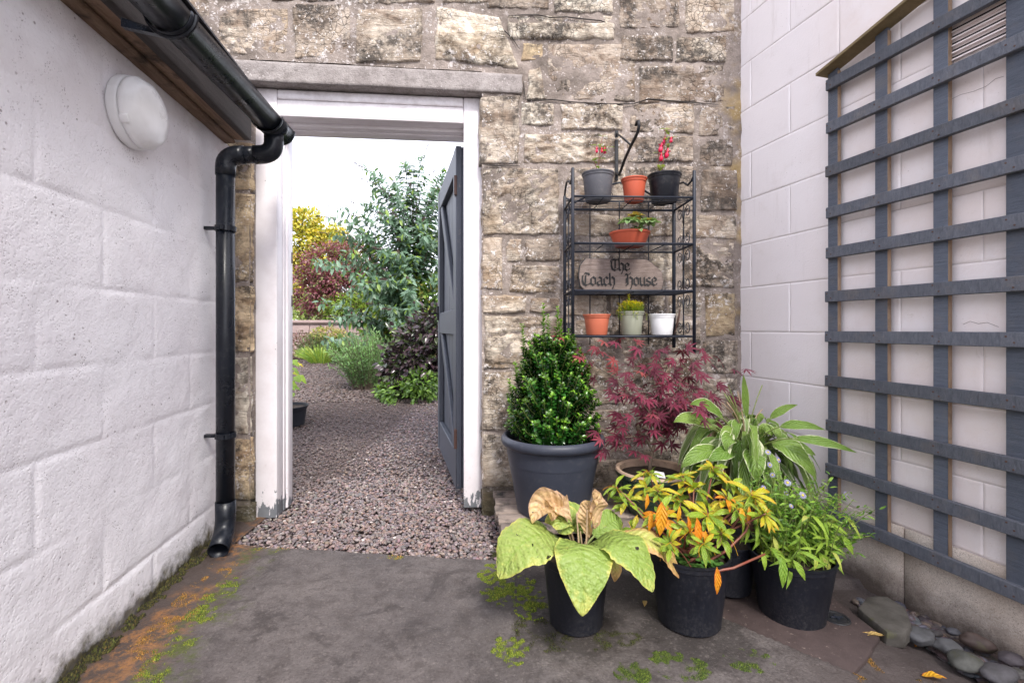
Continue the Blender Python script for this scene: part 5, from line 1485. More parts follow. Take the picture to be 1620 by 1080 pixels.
m = MB(); m.prism([(SWd / 2 + (x - SWd / 2) * 1.018, .0085, .08 + (z - .08) * 1.05) for x, z in outl], (0, .010, 0)); me = m.mesh(); me.transform(TILT); obj('board_shadow', me, M('black_iron'), sign)  # dark plate added behind the board, standing in for its shadow on the stone
for word, x0, z0, sc in (('The', .150, .104, .0365), ('Coach', .012, .034, .0400), ('House', .216, .034, .0385)):
    x_ = x0
    for ch in word:
        st, adv = GL[ch]
        me = nib_strokes(st, x_, z0, sc); me.transform(TILT); obj('letter', me, M('sign_black'), sign); x_ += adv * sc * .95

# ================================================================== POTS ON THE RACK
def small_pot(name, label, shelf, px, y_, rb, rt, h, mat, cat='plant pot', band=.018, soil=.85):
    x_ = shelf_x(px, y_); t = thing(name, label, cat, on_shelf(shelf, x_, y_), 0, None)
    nursery_pot(t, rb, rt, h, M(mat), band, .003, soil, 40); return t
g1 = small_pot('potted_fuchsia', 'small fuchsia in the grey pot at the left of the top shelf', 0, 946, -.12, .056, .071, .125, 'grey_pot', 'potted plant')
g2 = small_pot('orange_pot', 'orange-red plastic pot in the middle of the top shelf', 0, 1003, -.13, .042, .056, .100, 'terracotta_plastic', 'potted plant')
g3 = small_pot('potted_fuchsia', 'fuchsia with hanging crimson flowers in the black pot on the top shelf', 0, 1051, -.12, .056, .073, .122, 'small_black_pot', 'potted plant')
g4 = small_pot('terracotta_pot', 'salmon plastic pot at the left of the lowest shelf', 3, 944, -.11, .046, .060, .092, 'orange_terracotta')
g5 = small_pot('potted_sedum', 'yellow-flowering sedum in the sage green pot on the lowest shelf', 3, 999, -.11, .043, .056, .105, 'sage_plastic', 'potted plant')
g6 = small_pot('white_pot', 'white plastic pot at the right of the lowest shelf', 3, 1047, -.11, .046, .058, .094, 'white_plastic')
x_ = shelf_x(996, -.12); g7 = thing('potted_primrose', 'green rosette plant in a terracotta bowl on the second shelf', 'potted plant', on_shelf(1, x_, -.12))
obj('pot', lathe_mesh([(0, .003), (.058, .003), (.062, 0), (.066, .004), (.085, .052), (.089, .054), (.090, .062), (.086, .062), (.08, .05), (0, .045)], 48), M('terracotta_plastic'), g7)
obj('soil', soil_mesh(.080, .048), M('soil'), g7)
rl = [std_leaf('obov', .55, b, 6, 4, .25, .3, 60 + i) for i, b in enumerate((.1, .4, .7))]
for (cx_, cy_, cz_, n, s0, orange) in ((-.018, -.082, .088, 30, .054, 0), (.066, -.066, .092, 26, .052, 0), (.02, -.06, .062, 14, .045, 0), (.022, -.02, .128, 22, .042, 1), (.085, -.01, .110, 14, .04, 0)):
    for k in range(n):
        a = k * 2.4; e = .1 + 1.1 * (k / n); d = Vector((math.cos(a), math.sin(a), e))
        put_leaf(random.choice(rl), M('primrose_orange_leaf') if (orange and random.random() < .7) or random.random() < .05 else M('primrose_leaf'), g7, Vector((cx_, cy_, cz_)), d, Vector((-math.cos(a) * .6, -math.sin(a) * .6, 1)), s0 * random.uniform(.75, 1.05) * (1.1 - .4 * k / n))
fl = [std_leaf('broad', .5, b, 6, 4, .2, .15, 80 + i) for i, b in enumerate((.1, .3))]
def fuchsia(root, stems, flowers, h0):
    m = MB()
    for st in stems:
        pts = [Vector((p[0] * 1.2, p[1], .1 + (p[2] - .1) * 1.42)) for p in st]; m.tube(pts, [.0016] * (len(pts) - 1) + [.001], 5)
        for j in range(1, len(pts)):
            for s_ in (-1, 1):
                T = (pts[j] - pts[j - 1]).normalized(); a = random.uniform(-.4, .4) + (j % 2) * 1.2
                d = Vector((math.cos(a) * s_, math.sin(a) * s_, .15))
                put_leaf(random.choice(fl), M('fuchsia_leaf'), root, pts[j], d, Vector((0, -.3, 1)) + rv(.2), random.uniform(.024, .038))
    for (top, s) in flowers:
        top = Vector((top[0] * 1.2, top[1], .1 + (top[2] - .1) * 1.42))
        m.tube([top + Vector((0, 0, .014)), top], .0006, 4)
        fm = MB().lathe([(0, 0), (.0022, -.001), (.0026, -.010), (.0045, -.014), (.0070, -.021), (.0074, -.027), (.0045, -.033), (0, -.034)], 10).mesh(sm=True)
        f = obj('flower', fm, M('fuchsia_flower'), root, loc=top, rot=(random.uniform(-.2, .2), random.uniform(-.25, .25), 0)); f.scale = (s, s, s)
        for q in range(4):
            a = q * 1.57 + .5; pm_ = uvmesh([leaf_strip(bez((0, 0, -.012), (math.cos(a) * .009, math.sin(a) * .009, -.014), (math.cos(a) * .014, math.sin(a) * .014, -.008), 4), .007, (0, 0, 1), 'lance', 2)])
            obj('sepal', pm_, M('fuchsia_flower'), f)
    obj('stems', m.mesh(sm=True), M('red_stem'), root)
fuchsia(g1, [[(.0, 0, .11), (.002, 0, .135), (.004, 0, .165), (.006, -.002, .20), (.018, -.002, .235)], [(.004, 0, .165), (.024, .0, .185), (.032, .0, .20)], [(.0, 0, .12), (-.012, .01, .16), (-.002, .01, .21)]],
        [((-.006, -.012, .200), .85), ((.012, -.008, .200), .8), ((.024, -.004, .202), .95)], .11)
fuchsia(g3, [[(-.01, 0, .10), (-.008, 0, .14), (.0, 0, .18), (.004, 0, .225), (.002, .0, .262)], [(.0, 0, .18), (.014, 0, .21), (.026, .0, .235)], [(-.01, 0, .11), (-.022, 0, .14), (-.02, .01, .19), (.01, .01, .255)]],
        [((-.012, -.01, .215), 1.35), ((-.014, -.012, .188), 1.25), ((.012, -.01, .200), 1.35), ((.002, -.006, .235), .9), ((.026, -.004, .238), .9)], .1)
pos = []; yd = []; zd = []; sc = []; col = []
for k in range(60):
    pos.append((random.uniform(-.03, .03), random.uniform(-.03, .03), .084 + random.uniform(0, .022))); d = rv(1); d.z = abs(d.z) * 1.2; yd.append(d); zd.append(rv(1)); sc.append(random.uniform(.008, .018)); col.append(np.array(random.choice([(.28, .26, .10), (.14, .2, .05)])))
scatter('seedlings', leaf_base(.5), pos, yd, zd, sc, col, M('foliage'), g2)
pos = []; yd = []; zd = []; sc = []; col = []; pf = []; fy = []; fz = []; fs = []; fc = []
for k in range(150):
    a = random.uniform(0, 6.28); r_ = .058 * math.sqrt(random.random()); h = .125 + .020 * (1 - (r_ / .06) ** 2) + random.uniform(-.012, .012)
    if k < 10: r_, h = .055 + random.random() * .018, .09 + random.random() * .02
    if 10 <= k < 20: a, r_, h = 2.5, .012, .12 + .006 * (k - 9)
    tip = Vector((r_ * math.cos(a), r_ * math.sin(a), h))
    for j in range(14):
        t = j / 14; q = tip * (1) + Vector((0, 0, -.03 * (1 - t))); c = random.uniform(0, 6.28)
        pos.append(q); yd.append((math.cos(c), math.sin(c), .7)); zd.append((0, 0, 1)); sc.append(random.uniform(.006, .010)); col.append(np.array(random.choice([(.34, .42, .04), (.22, .34, .05)])) * random.uniform(.8, 1.2))
    for j in range(7):
        c = random.uniform(0, 6.28); pf.append(tip + rv(.0025)); fy.append((math.cos(c), math.sin(c), .35)); fz.append((0, 0, 1)); fs.append(random.uniform(.005, .0085)); fc.append(np.array(random.choice([(.80, .66, .02), (.72, .62, .03), (.74, .48, .03)])))
scatter('foliage', leaf_base(.35), pos, yd, zd, sc, col, M('foliage'), g5)
scatter('blossom', leaf_base(.5), pf, fy, fz, fs, fc, M('foliage'), g5)
m = MB(); m.tube(bez((0, 0, 0), (.02, 0, .05), (.03, 0, .13), 8), [.002, .003, .004, .005, .005, .005, .004, .003, .001], 6)
dl = obj('dead_leaf', m.mesh(sm=True), M('brown_pot')); dl.location = on_shelf(3, shelf_x(1066, -.06), -.06)
tag(dl, 'dry rust-brown leaf standing behind the white pot on the lowest shelf', 'leaf')
dl.name = 'dried_leaf'

# ================================================================== DRAIN, SLAB, COBBLES, FALLEN LEAVES
def ground_poly(name, pts_px, z, th, mat, bev, label, cat, rough=0, kind=None, step=.03):
    pts = []
    for (px, py) in pts_px:
        Y = (EYE - z) * FPX / (py - HY); pts.append(P(px, py, Y))
    c = sum(pts, Vector()) / len(pts); o = Vector((c.x, c.y, z - th))
    m = MB(); m.prism([p - o - Vector((0, 0, th)) for p in pts], (0, 0, th)); me = m.mesh()
    bevel_mesh(me, bev, 2, True, 50)
    if rough:
        bm = bmesh.new(); bm.from_mesh(me); bmesh.ops.triangulate(bm, faces=bm.faces[:])
        for _ in range(3):
            bmesh.ops.subdivide_edges(bm, edges=[e for e in bm.edges if e.calc_length() > step], cuts=1)
            bmesh.ops.triangulate(bm, faces=[f for f in bm.faces if len(f.verts) > 3])
        for v in bm.verts: v.co += mnoise.noise_vector(v.co * 16 + Vector((z * 99, 1, 2))) * rough
        bm.to_mesh(me); bm.free(); smooth(me)
    t = thing(name, label, cat, o); return t, me
t, me = ground_poly('drain_cover', [(1120, 985), (1190, 1022), (1240, 1042), (1300, 1062), (1352, 1062), (1372, 1040), (1392, 1006), (1386, 996), (1300, 930), (1150, 930)], -.012, .02, M('drain_plate'), .006, 'reddish brown drain surround plate in the paving beside the right front pot', 'drain cover')
obj('plate', me, M('drain_plate'), t)
lc = P(1323, 977, (EYE + .012) * FPX / (977 - HY)) - Vector(t.location)
obj('lid', lathe_mesh([(0, .0015), (.028, .0015), (.030, .003), (.0365, .003), (.038, .0005)], 40), M('black_iron'), t, loc=(lc.x, lc.y, lc.z))
m = MB(); m.box(-.018, .018, -.003, .003, .002, .005); m.box(-.003, .003, -.012, .012, .0025, .0048); obj('lid_key', m.mesh(), M('rack_metal'), t, loc=lc)
t, me = ground_poly('flat_stone_slab', [(1356, 962), (1372, 946), (1402, 944), (1432, 962), (1443, 992), (1432, 1004), (1402, 1002)], .000, .045, M('cobble'), .006, 'flat grey stone slab lying by the plinth next to the drain cover', 'stone', .003)
t.location.z += .006; obj('slab', me, M('cobble'), t, color=(.155, .14, .12))
def cobble(px, py, w, h, tone, label, Yz=-.03, squ=.52, rot=0):
    Y = (EYE - Yz) * FPX / (py - HY); s = w / FPX * Y / 2 * .88
    V, F = ico(3); me = bpy.data.meshes.new('cobble'); sd = px * .37
    vs = []
    for v in V:
        v = Vector(v); q = v * (1 + .30 * mnoise.noise(v * 1.2 + Vector((sd, 0, 0))) + .07 * mnoise.noise(v * 3.4 + Vector((sd, 2, 0))))
        vs.append((q.x * s, q.y * s * h, q.z * s * squ))
    me.from_pydata(vs, [], F); me.update(); smooth(me)
    o = obj('cobble', me, M('cobble'), None, loc=(*P(px, py, Y).xy, Yz + s * squ * .45), rot=(random.uniform(-.15, .15), random.uniform(-.15, .15), rot), color=tone)
    return tag(o, label, 'stone', 'rounded grey cobbles in the channel by the right wall')
cobble(1455, 1010, 44, 1.0, (.15, .15, .155), 'rounded grey cobble touching the flat stone slab', rot=.6)
cobble(1499, 1026, 40, .95, (.16, .16, .165), 'pale round cobble between the slab cobble and the mossy one', rot=-.4)
cobble(1530, 1052, 56, .85, (.15, .15, .13), 'biggest cobble with a yellow moss spot beside the yellow fallen leaf', rot=.3)
cobble(1580, 1072, 60, .7, (.16, .15, .16), 'broad brownish grey cobble cut by the lower edge of the photo', rot=.1)
cobble(1548, 1022, 52, .5, (.13, .085, .07), 'long reddish brown cobble against the plinth', rot=-.7)
cobble(1508, 1001, 24, .8, (.12, .12, .14), 'small bluish cobble behind the pale round one')
cobble(1482, 1004, 20, .6, (.08, .07, .07), 'dark flat cobble in the gap next to the slab cobble')
cobble(1600, 1046, 40, .7, (.12, .10, .11), 'dark mauve cobble near the right edge of the photo')
cobble(1562, 1060, 22, .9, (.14, .11, .13), 'little mauve cobble between the mossy and the broad one')
cobble(1612, 1068, 30, .7, (.15, .14, .13), 'grey cobble in the lower right corner')
n = 1100; pos = []
while len(pos) < n:
    y = random.uniform(.85, 1.62); x = 1.761 - .27 * y - random.uniform(.01, .14 + .22 * max(0, 1.45 - y))
    pos.append((x, y, ground_h(x, y) + random.uniform(.002, .010)))
pos = np.array(pos); s = RNG.uniform(.007, .018, n)[:, None] * np.stack([RNG.uniform(.8, 1.2, n), RNG.uniform(1, 1.7, n), RNG.uniform(.4, .7, n)], 1)
scatter('small_stones', ico(2), pos, nrm(RNG.normal(0, 1, (n, 3)) * [1, 1, .2]), nrm(RNG.normal(0, .3, (n, 3)) + [0, 0, 1]), s, jitter_col([(.12, .10, .10), (.09, .07, .07), (.15, .11, .10), (.11, .11, .13), (.18, .13, .11)], n, .2), M('pebble'), sm=True)
def fallen(px, py, L, ang, label, ratio=.3, z=.004, mat='fallen_leaf'):
    Y = (EYE - z) * FPX / (py - HY); p = P(px, py, Y)
    me = uvmesh([leaf_strip(bez((0, 0, 0), (0, L * .5, .008), (0, L, .003), 8), L * ratio, (0, 0, 1), 'lance', 4, .3, .2, px)])
    zz_ = ground_h(p.x, p.y)
    o = obj('fallen_leaf', me, M(mat), None, loc=(p.x, p.y, zz_ + .005), rot=(0, 0, R(ang))); return tag(o, label, 'leaf')
fallen(1357, 992, .085, -98, 'long tan leaf lying on the drain cover edge', .22)
fallen(1458, 1054, .055, -105, 'yellow leaf on the paving beside the biggest cobble', .42, mat='azalea_orange_leaf')
fallen(1021, 952, .040, 160, 'tan leaf on the ground between the left and middle front pots', .38)
fallen(1448, 992, .03, -60, 'small orange leaf behind the flat stone slab', .5, mat='azalea_orange_leaf')
fallen(1128, 1006, .03, 30, 'thin yellowish leaf scrap below the middle front pot', .15)

# ================================================================== MOSS
def moss_patch(name, blobs, n, cols, hmax=.010, label=None):
    """blobs: (x, y, rx, ry, angle) ellipses on the ground; moss grows where noise allows"""
    pos = []; hs = []
    tries = 0
    while len(pos) < n and tries < n * 30:
        tries += 1
        x0, y0, rx, ry, an = random.choice(blobs); a = random.uniform(0, 6.28); r_ = math.sqrt(random.random())
        u, v = r_ * math.cos(a) * rx, r_ * math.sin(a) * ry; x = x0 + u * math.cos(an) - v * math.sin(an); y = y0 + u * math.sin(an) + v * math.cos(an)
        q = mnoise.fractal(Vector((x * 13, y * 13, 3)), .8, 2, 4) + .9 * mnoise.noise(Vector((x * 48, y * 48, 8))) 
        if q + .8 * (1 - r_) < .12: continue
        pos.append((x, y, ground_h(x, y) - .001)); hs.append(min(1, .35 + q * .7) * hmax)
    n = len(pos); 
    if not n: return
    V = [(0, 0, 0), (.35, .0, .0), (-.18, .3, 0), (-.18, -.3, 0), (.05, .05, 1)]; F = [(1, 2, 4), (2, 3, 4), (3, 1, 4)]
    hs = np.array(hs) * RNG.uniform(.5, 1.2, n)
    yd = nrm(RNG.normal(0, 1, (n, 3)) * [1, 1, .2]); zd = nrm(RNG.normal(0, .5, (n, 3)) + [0, 0, 1])
    scatter(name, (V, F), pos, yd, zd, np.stack([hs * 1.15, hs * 1.15, hs], 1), jitter_col(cols, n, .25), M('moss'))
GRN = [(.10, .15, .012), (.17, .21, .015), (.055, .085, .010), (.22, .24, .03)]; DK = [(.03, .028, .010), (.05, .045, .012), (.02, .018, .010)]; ORN = [(.30, .15, .03), (.38, .20, .05), (.2, .09, .02)]
def gp(px, py): 
    q = P(px, py, EYE * FPX / (py - HY)); return q.x, q.y
def bl(px, py, w, h, an=0):
    x, y = gp(px, py); Y = y; return (x, y, w / FPX * Y / 2, (h / 2) / (py - HY) * Y * 1.0, an)
moss_patch('moss', [bl(805, 935, 90, 50), bl(800, 910, 60, 20), bl(806, 1030, 62, 50), bl(840, 955, 60, 50), bl(775, 905, 40, 30), bl(815, 925, 70, 50)], 24000, GRN, .009)
moss_patch('moss', [bl(1000, 1062, 60, 40), bl(1080, 1058, 90, 40), bl(1185, 1045, 80, 40), bl(1055, 1040, 60, 20)], 16000, [(.05, .08, .01), (.10, .14, .015), (.03, .045, .008)], .006)
moss_patch('moss', [bl(860, 1000, 120, 60), bl(930, 1010, 90, 40), bl(790, 870, 40, 20), bl(990, 1010, 60, 30)], 13000, DK + [(.06, .075, .012)], .006)
moss_patch('moss', [bl(610, 880, 60, 8), bl(430, 868, 60, 8)], 900, GRN + ORN, .006)
lf = []
for k in range(14):
    y = 1.0 + k * .055; x = -.919 - .16 * y; lf.append((x + .20, y, .05, .045, 0))
moss_patch('moss', lf[:12], 14000, GRN + [(.06, .06, .015)], .007)
moss_patch('moss', [(x - .07, y, .05, .05, 0) for (x, y, *_r) in lf[3:]], 9000, ORN + [(.12, .08, .03)], .006)
moss_patch('moss', [(-.919 - .16 * y + .018, y, .022, .05, 0) for y in np.arange(.9, 1.95, .045)], 11000, DK + [(.07, .075, .015), (.10, .085, .02)], .020)
moss_patch('moss', [bl(1360, 1070, 60, 20), bl(1380, 1036, 18, 40), bl(1470, 1066, 50, 16)], 2500, ORN + DK, .006)

# ================================================================== GARDEN
def garden_wall():
    t = thing('low_garden_wall', 'low pinkish stone retaining wall at the back of the garden', 'wall', (-4.6, 11.3, garden_z(11.3)))
    m = MB(); m.box(-3.4, 3.0, .03, .3, -.3, .78); obj('core', m.mesh(), M('garden_wall'), t)
    for r_ in range(4):
        x = -3.4 + random.uniform(0, .2)
        while x < 2.9:
            w = random.uniform(.25, .5); obj('stone', bevel_mesh(MB().box(x, x + w - .02, random.uniform(-.02, .0), .031, -.1 + r_ * .21, .095 + r_ * .21).mesh(), .015, 1), M('garden_wall'), t); x += w
    obj('coping', bbox(-3.4, 3.0, -.06, .34, .78, .85, .015), M('garden_wall'), t)
garden_wall()
def leaf_cloud(lobes, n, size, cols, up=.5, var=.25, out_bias=1.0, surf=.55, clump=None):
    pos = []; yd = []; zd = []; sc = []; col = []
    w = np.array([l[3] * l[4] * l[5] for l in lobes]) ** .67; w /= w.sum()
    cl = [rv(1) for _ in range(40)]
    for k in RNG.choice(len(lobes), n, p=w):
        cx, cy, cz, rx, ry, rz = lobes[k]
        d = rv(1).normalized(); r_ = surf + (1 - surf) * random.random(); 
        bump = 1 + .22 * mnoise.noise(d * 2.3 + Vector((k, k * 2, 1))) + .12 * mnoise.noise(d * 6 + Vector((k, 3, 1)))
        p = Vector((cx + d.x * rx * r_ * bump, cy + d.y * ry * r_ * bump, cz + d.z * rz * r_ * bump))
        if mnoise.noise(p * (2.2 / max(.3, rx))) < -.28: continue
        pos.append(p); dd = d * out_bias + rv(.55) + Vector((0, 0, -.25)); yd.append(dd); zd.append(Vector((d.x * .4, d.y * .4 - .2, up)) + rv(.35)); sc.append(size * random.uniform(.6, 1.25))
        c = np.array(random.choice(cols)) * (1 + var * mnoise.noise(p * (5 / max(.5, rx)))) * random.uniform(.75, 1.25); col.append(c)
    return pos, yd, zd, sc, col
def shrub(name, label, cat, base, lobes, n, size, cols, leafw=.45, trunk=True, mat='foliage', up=.5, surf=.55, limbs=7, tr=.03, droop=-.12, out=1.0):
    t = thing(name, label, cat, base)
    a = leaf_cloud(lobes, n, size, cols, up, surf=surf, out_bias=out)
    scatter('foliage', leaf_base(leafw, .15, droop), *a, M(mat), t)
    if trunk:
        m = MB()
        for k in range(limbs):
            l = lobes[k % len(lobes)]; tgt = Vector(l[:3]) + Vector((random.uniform(-.5, .5) * l[3], random.uniform(-.5, .5) * l[4], random.uniform(.1, .7) * l[5]))
            b = Vector((random.uniform(-.05, .05), random.uniform(-.05, .05), -.05)); pts = bez(b, Vector((tgt.x * .25, tgt.y * .25, tgt.z * .55)), tgt, 7); m.tube(pts, [tr * (1 - .8 * i / 7) for i in range(8)], 7)
            for j in range(3):
                q = pts[4 + j]; e = q + Vector((random.uniform(-.6, .6) * l[3], random.uniform(-.6, .6) * l[4], random.uniform(.1, .6) * l[5])); m.tube([q, (q + e) / 2 + Vector((0, 0, .03)), e], [tr * .3, tr * .2, tr * .08], 5)
        obj('trunk', m.mesh(sm=True), M('bark'), t)
    return t
def gb(px, py, Y):
    q = P(px, py, Y); return Vector((q.x, q.y, garden_z(Y) - .04))
# yellow tree far behind
b = gb(480, 518, 18); b.z = .9
shrub('golden_tree', 'bright golden-yellow tree behind the purple shrub at the left of the garden', 'tree', b,
      [(-.3, 0, 3.2, 1.5, 1.2, 1.2), (.9, .2, 2.9, 1.2, 1, 1.1), (-.8, -.3, 2.0, 1.2, 1, 1.0), (.5, -.3, 1.6, 1.0, .9, .9), (0, 0, 4.1, .7, .7, .5), (1.2, 0, 3.4, .4, .4, .3)], 15000, .15, [(.50, .42, .05), (.42, .38, .05), (.58, .44, .06), (.30, .33, .05)], .55, tr=.09)
b = gb(487, 518, 15); b.z = .5
shrub('pale_green_shrub', 'pale lime shrub low at the left edge behind the garden wall', 'shrub', b, [(-.1, 0, .7, .8, .6, .7), (.3, 0, 1.2, .5, .5, .5)], 4500, .10, [(.30, .38, .10), (.40, .44, .14), (.22, .3, .07)])
b = gb(545, 518, 12.5); b.z = .9
shrub('purple_shrub', 'rounded shrub turning red-purple above the low garden wall', 'shrub', b,
      [(-.05, 0, .85, 1.1, .8, .8), (-.35, -.2, 1.5, .85, .6, .75), (.3, 0, 1.7, .9, .6, .7), (-.75, -.2, .95, .65, .5, .65), (.85, -.2, 1.1, .7, .5, .8)], 20000, .075,
      [(.20, .05, .07), (.24, .07, .09), (.15, .04, .055), (.28, .13, .13), (.16, .17, .05)], .6, up=.3)
shrub('green_hedge', 'yellow-green leafy shrub underneath the purple one', 'shrub', gb(560, 518, 11.9) + Vector((0, 0, .75)), [(.1, 0, .35, .95, .5, .5), (.7, -.1, .55, .5, .4, .5)], 6500, .085, [(.16, .24, .03), (.24, .32, .04), (.10, .17, .03)], .5)
# buddleia
def buddleia():
    b = gb(652, 560, 7.6); t = thing('buddleia', 'tall grey-green buddleia with dark seed spikes arching behind the door', 'shrub', b)
    pos = []; yd = []; zd = []; sc = []; col = []; m = MB(); fp = []; fy = []; fz = []; fs = []; fc = []
    tips = [P(px, py, Y) - b for (px, py, Y) in [(668, 250, 7.2), (640, 262, 7.3), (655, 268, 7.4), (598, 278, 7.0), (606, 300, 7.0), (590, 312, 6.9), (536, 330, 6.7), (545, 350, 6.7), (560, 372, 6.8), (572, 345, 6.8), (620, 312, 7.1), (700, 285, 7.5), (690, 300, 7.2), (630, 345, 6.9), (650, 300, 7.2), (675, 280, 7.6), (560, 410, 6.7), (600, 395, 6.6), (632, 400, 6.6), (668, 350, 6.9), (575, 440, 6.6), (612, 442, 6.5), (645, 440, 6.6), (690, 380, 6.9), (700, 330, 7.3), (548, 460, 6.6), (535, 500, 6.5), (590, 480, 6.5), (655, 478, 6.6), (710, 300, 7.8), (715, 360, 7.6), (705, 420, 7.2)]]
    tips += [tp + rv(.20) - Vector((0, 0, .30)) for tp in tips for _ in range(2)]
    for i, tp in enumerate(tips):
        ct = Vector((tp.x * .30, tp.y * .3, tp.z * .95 + .15)); pts = bez(Vector((random.uniform(-.15, .15), random.uniform(-.15, .15), 0)), ct, tp, 14)
        if i < 32: m.tube(pts, [.016 * (1 - .90 * j / 14) for j in range(15)], 6)
        else: m.tube(pts[7:], [.006 * (1 - .7 * j / 7) for j in range(8)], 5)
        for j in range(84):
            u = .36 + .63 * (j / 84) ; q = u * 14; k = min(13, int(q)); p = pts[k].lerp(pts[k + 1], q - k); T = (pts[k + 1] - pts[k]).normalized(); A = T.orthogonal().normalized(); B = T.cross(A); a = random.uniform(0, 6.28)
            o = A * math.cos(a) + B * math.sin(a); pos.append(p + rv(.02)); yd.append(o + T * .5 + Vector((0, 0, -.35))); zd.append(Vector((0, -.6, 1)) + rv(.3)); sc.append(random.uniform(.11, .19) * (1.1 - .4 * u))
            g = random.random(); c = np.array([.075, .15, .085]) * (1 - g) + np.array([.20, .30, .22]) * g
            if random.random() < .12: c = np.array([.20, .30, .05])
            col.append(c * random.uniform(.7, 1.25))
        if i < 32 or random.random() < .25:
            T = (pts[-1] - pts[-2]).normalized(); e = pts[-1]; L = .30 if i < 14 else .18
            for j in range(110):
                u = random.random(); r_ = .020 * (1 - u * .75); fp.append(e + T * L * u + rv(r_ * .6)); fy.append(rv(1)); fz.append(rv(1)); fs.append(.014); fc.append(np.array(random.choice([(.09, .05, .045), (.12, .07, .06), (.06, .035, .05)])))
    scatter('foliage', leaf_base(.36, .15, -.2, .8), pos, yd, zd, sc, col, M('foliage'), t)
    scatter('seed_spikes', leaf_base(.6), fp, fy, fz, fs, fc, M('foliage'), t)
    obj('branches', m.mesh(sm=True), M('bark'), t)
buddleia()
# dark purple-leaved shrub, rosemary, perennials
shrub('mixed_green_shrub', 'loose warm green shrub filling the gap between buddleia and dark shrub', 'shrub', gb(640, 560, 7.4), [(.0, 0, .75, .55, .4, .5), (.35, 0, 1.15, .4, .35, .5), (-.35, 0, .55, .4, .35, .35)], 4200, .10, [(.16, .27, .05), (.22, .33, .06), (.11, .19, .05), (.24, .22, .06)], .5)
b = gb(668, 600, 5.6)
shrub('dark_leaved_shrub', 'dark bronze-purple leaved shrub beside the open door', 'shrub', b, [(.0, 0, .52, .42, .4, .45), (.18, .05, .85, .35, .35, .3), (-.22, -.05, .38, .28, .3, .35), (.30, .1, .5, .35, .35, .5)], 5200, .085,
      [(.035, .022, .03), (.06, .035, .045), (.03, .04, .022), (.08, .055, .06), (.06, .08, .03)], .5, mat='glossy_foliage', up=.6)
shrub('leafy_ground_plant', 'low bright green leafy plant spilling onto the gravel below the dark shrub', 'plant', gb(640, 620, 5.3), [(.0, 0, .12, .32, .22, .16), (.2, -.05, .2, .2, .2, .2), (-.15, .2, .15, .25, .2, .15)], 2600, .055, [(.10, .19, .03), (.16, .27, .04), (.07, .13, .03)], .5, trunk=False)
def tuft(name, label, cat, base, n, L, spread, cols, w=.05, needle=False, lean=(0, 0), size=.04):
    t = thing(name, label, cat, base); m = MB(); pos = []; yd = []; zd = []; sc = []; col = []
    for k in range(n):
        a = random.uniform(0, 6.28); r_ = spread * math.sqrt(random.random()); b0 = Vector((r_ * .35 * math.cos(a), r_ * .35 * math.sin(a), 0)); h = L * random.uniform(.6, 1.05) * (1 - .35 * (r_ / spread) ** 2)
        tip = Vector((r_ * math.cos(a) + lean[0], r_ * math.sin(a) + lean[1], h)); pts = bez(b0, b0 * .6 + tip * .35 + Vector((0, 0, h * .35)), tip, 5)
        c = np.array(random.choice(cols)) * random.uniform(.75, 1.25)
        if needle:
            for j in range(46):
                u = .15 + .85 * j / 46; q = u * 5; i_ = min(4, int(q)); p = pts[i_].lerp(pts[i_ + 1], q - i_); T = (pts[i_ + 1] - pts[i_]).normalized()
                pos.append(p); yd.append(T * .9 + rv(.55)); zd.append(rv(1)); sc.append(size * random.uniform(.7, 1.2)); col.append(c * (.7 + .6 * u))
            m.tube(pts, .003, 4)
        else:
            for i_ in range(5):
                d = pts[i_ + 1] - pts[i_]; pos.append(pts[i_]); yd.append(d); zd.append(Vector((random.uniform(-.5, .5), -1, .4))); sc.append(d.length * 1.25); col.append(c)
    scatter('foliage', leaf_base(.16 if needle else w, .1, 0, .95), pos, yd, zd, sc, col, M('foliage'), t)
    if m.v: obj('stems', m.mesh(), M('bark'), t)
    return t
tuft('rosemary_bush', 'feathery blue-green rosemary bush leaning over the gravel path', 'shrub', gb(582, 600, 6.2), 240, .82, .50, [(.15, .27, .10), (.20, .34, .13), (.11, .20, .08)], needle=True, size=.05)
tuft('rosemary_bush', 'small bright green feathery bush left of the big rosemary', 'shrub', gb(543, 575, 9.4), 110, .68, .38, [(.13, .24, .05), (.10, .18, .04)], needle=True, size=.05)
tuft('lavender_bush', 'small greyish feathery bush beside the yellowing perennial', 'shrub', gb(497, 572, 10.3), 90, .62, .40, [(.10, .15, .05), (.16, .20, .10)], needle=True, size=.06)
tuft('grass_clump', 'arching light green grass clump at the edge of the gravel path', 'plant', gb(508, 574, 9.6), 260, .42, .52, [(.22, .32, .05), (.30, .36, .07), (.14, .24, .04)], .13)
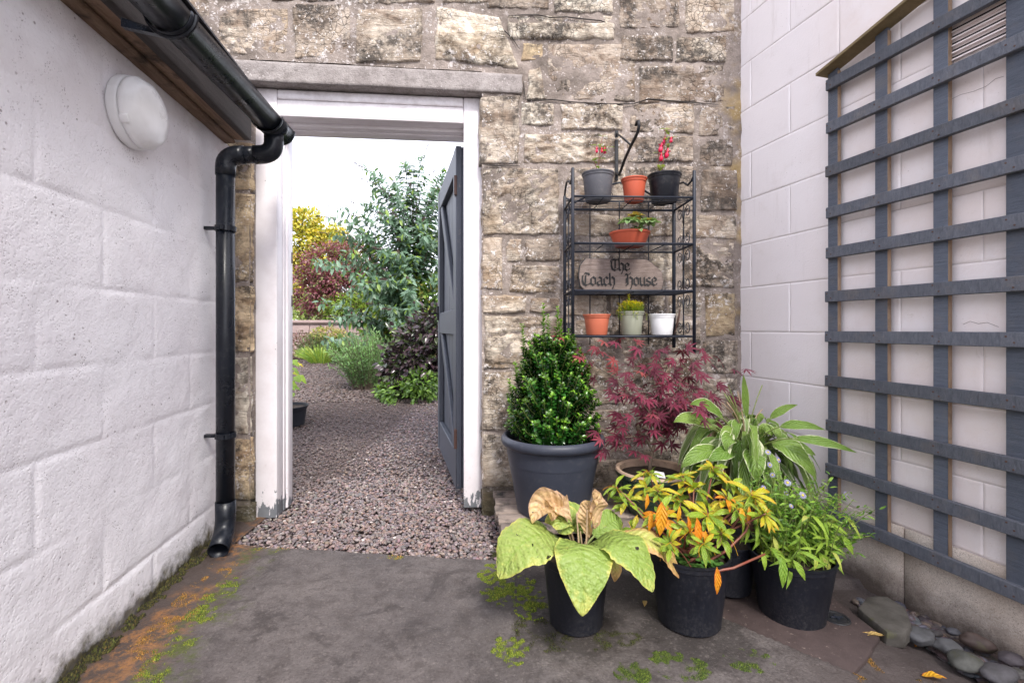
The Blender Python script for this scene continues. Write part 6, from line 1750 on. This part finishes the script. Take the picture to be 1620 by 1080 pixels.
tuft('dry_grass', 'tall straw-coloured grass behind the dark shrub near the door', 'plant', gb(690, 560, 8.2), 110, 1.30, .30, [(.45, .34, .15), (.52, .42, .20), (.34, .30, .10)], .05, lean=(-.2, 0))
shrub('sedum_clump', 'yellowing flat-topped perennial in front of the low wall', 'plant', gb(518, 560, 10.6), [(0, 0, .55, .38, .3, .2), (-.2, 0, .35, .3, .3, .28), (.25, 0, .42, .25, .25, .25)], 3600, .055, [(.28, .30, .06), (.40, .34, .10), (.20, .26, .05), (.36, .22, .16)], .6, trunk=False)
shrub('pink_perennial', 'dull pink perennial clump at the left end of the low wall', 'plant', gb(474, 560, 10.4), [(0, 0, .3, .35, .3, .35)], 1800, .05, [(.20, .10, .10), (.14, .12, .06), (.25, .14, .13)], .5, trunk=False)
# plants and planter just inside, left of the opening
b = gb(462, 620, 4.4)
tl = thing('lime_leaf_plant', 'lime green broad-leaved plant peeping past the left jamb', 'plant', b)
hl2 = [std_leaf('broad', .62, b_, 7, 4, .2, .2, 90 + i) for i, b_ in enumerate((.2, .5, .8))]
for k in range(60):
    a = random.uniform(0, 6.28); p = Vector((random.uniform(-.22, .045), random.uniform(-.15, .15), random.uniform(.10, .60)))
    put_leaf(random.choice(hl2), M('lance_leaf') if k % 4 else M('azalea_yellow_leaf'), tl, p, Vector((math.cos(a), math.sin(a), -.3)), Vector((0, -.5, 1)) + rv(.3), random.uniform(.07, .13))
m = MB(); [m.tube(bez((-.1, 0, 0), (-.1, 0, .3), (random.uniform(-.2, .03), random.uniform(-.1, .1), random.uniform(.3, .6)), 6), .004, 5) for _ in range(14)]; obj('stems', m.mesh(), M('green_stem'), tl)
pt = thing('low_black_planter', 'low black planter rim showing past the foot of the left jamb', 'planter', gb(452, 636, 4.1) + Vector((-.02, 0, .04)))
nursery_pot(pt, .17, .20, .17, BP, .03, .006)
# distant hedge closing the garden
pos = shrub('far_hedge', 'dark green hedge closing off the garden behind the wall', 'hedge', Vector((-5.0, 20, .6)), [(x, 0, .5 + random.uniform(0, .3), 1.1, .7, .9) for x in np.arange(-9, 10, 1.2)], 26000, .13, [(.05, .09, .025), (.08, .13, .03), (.06, .08, .03)], .5, tr=.05)
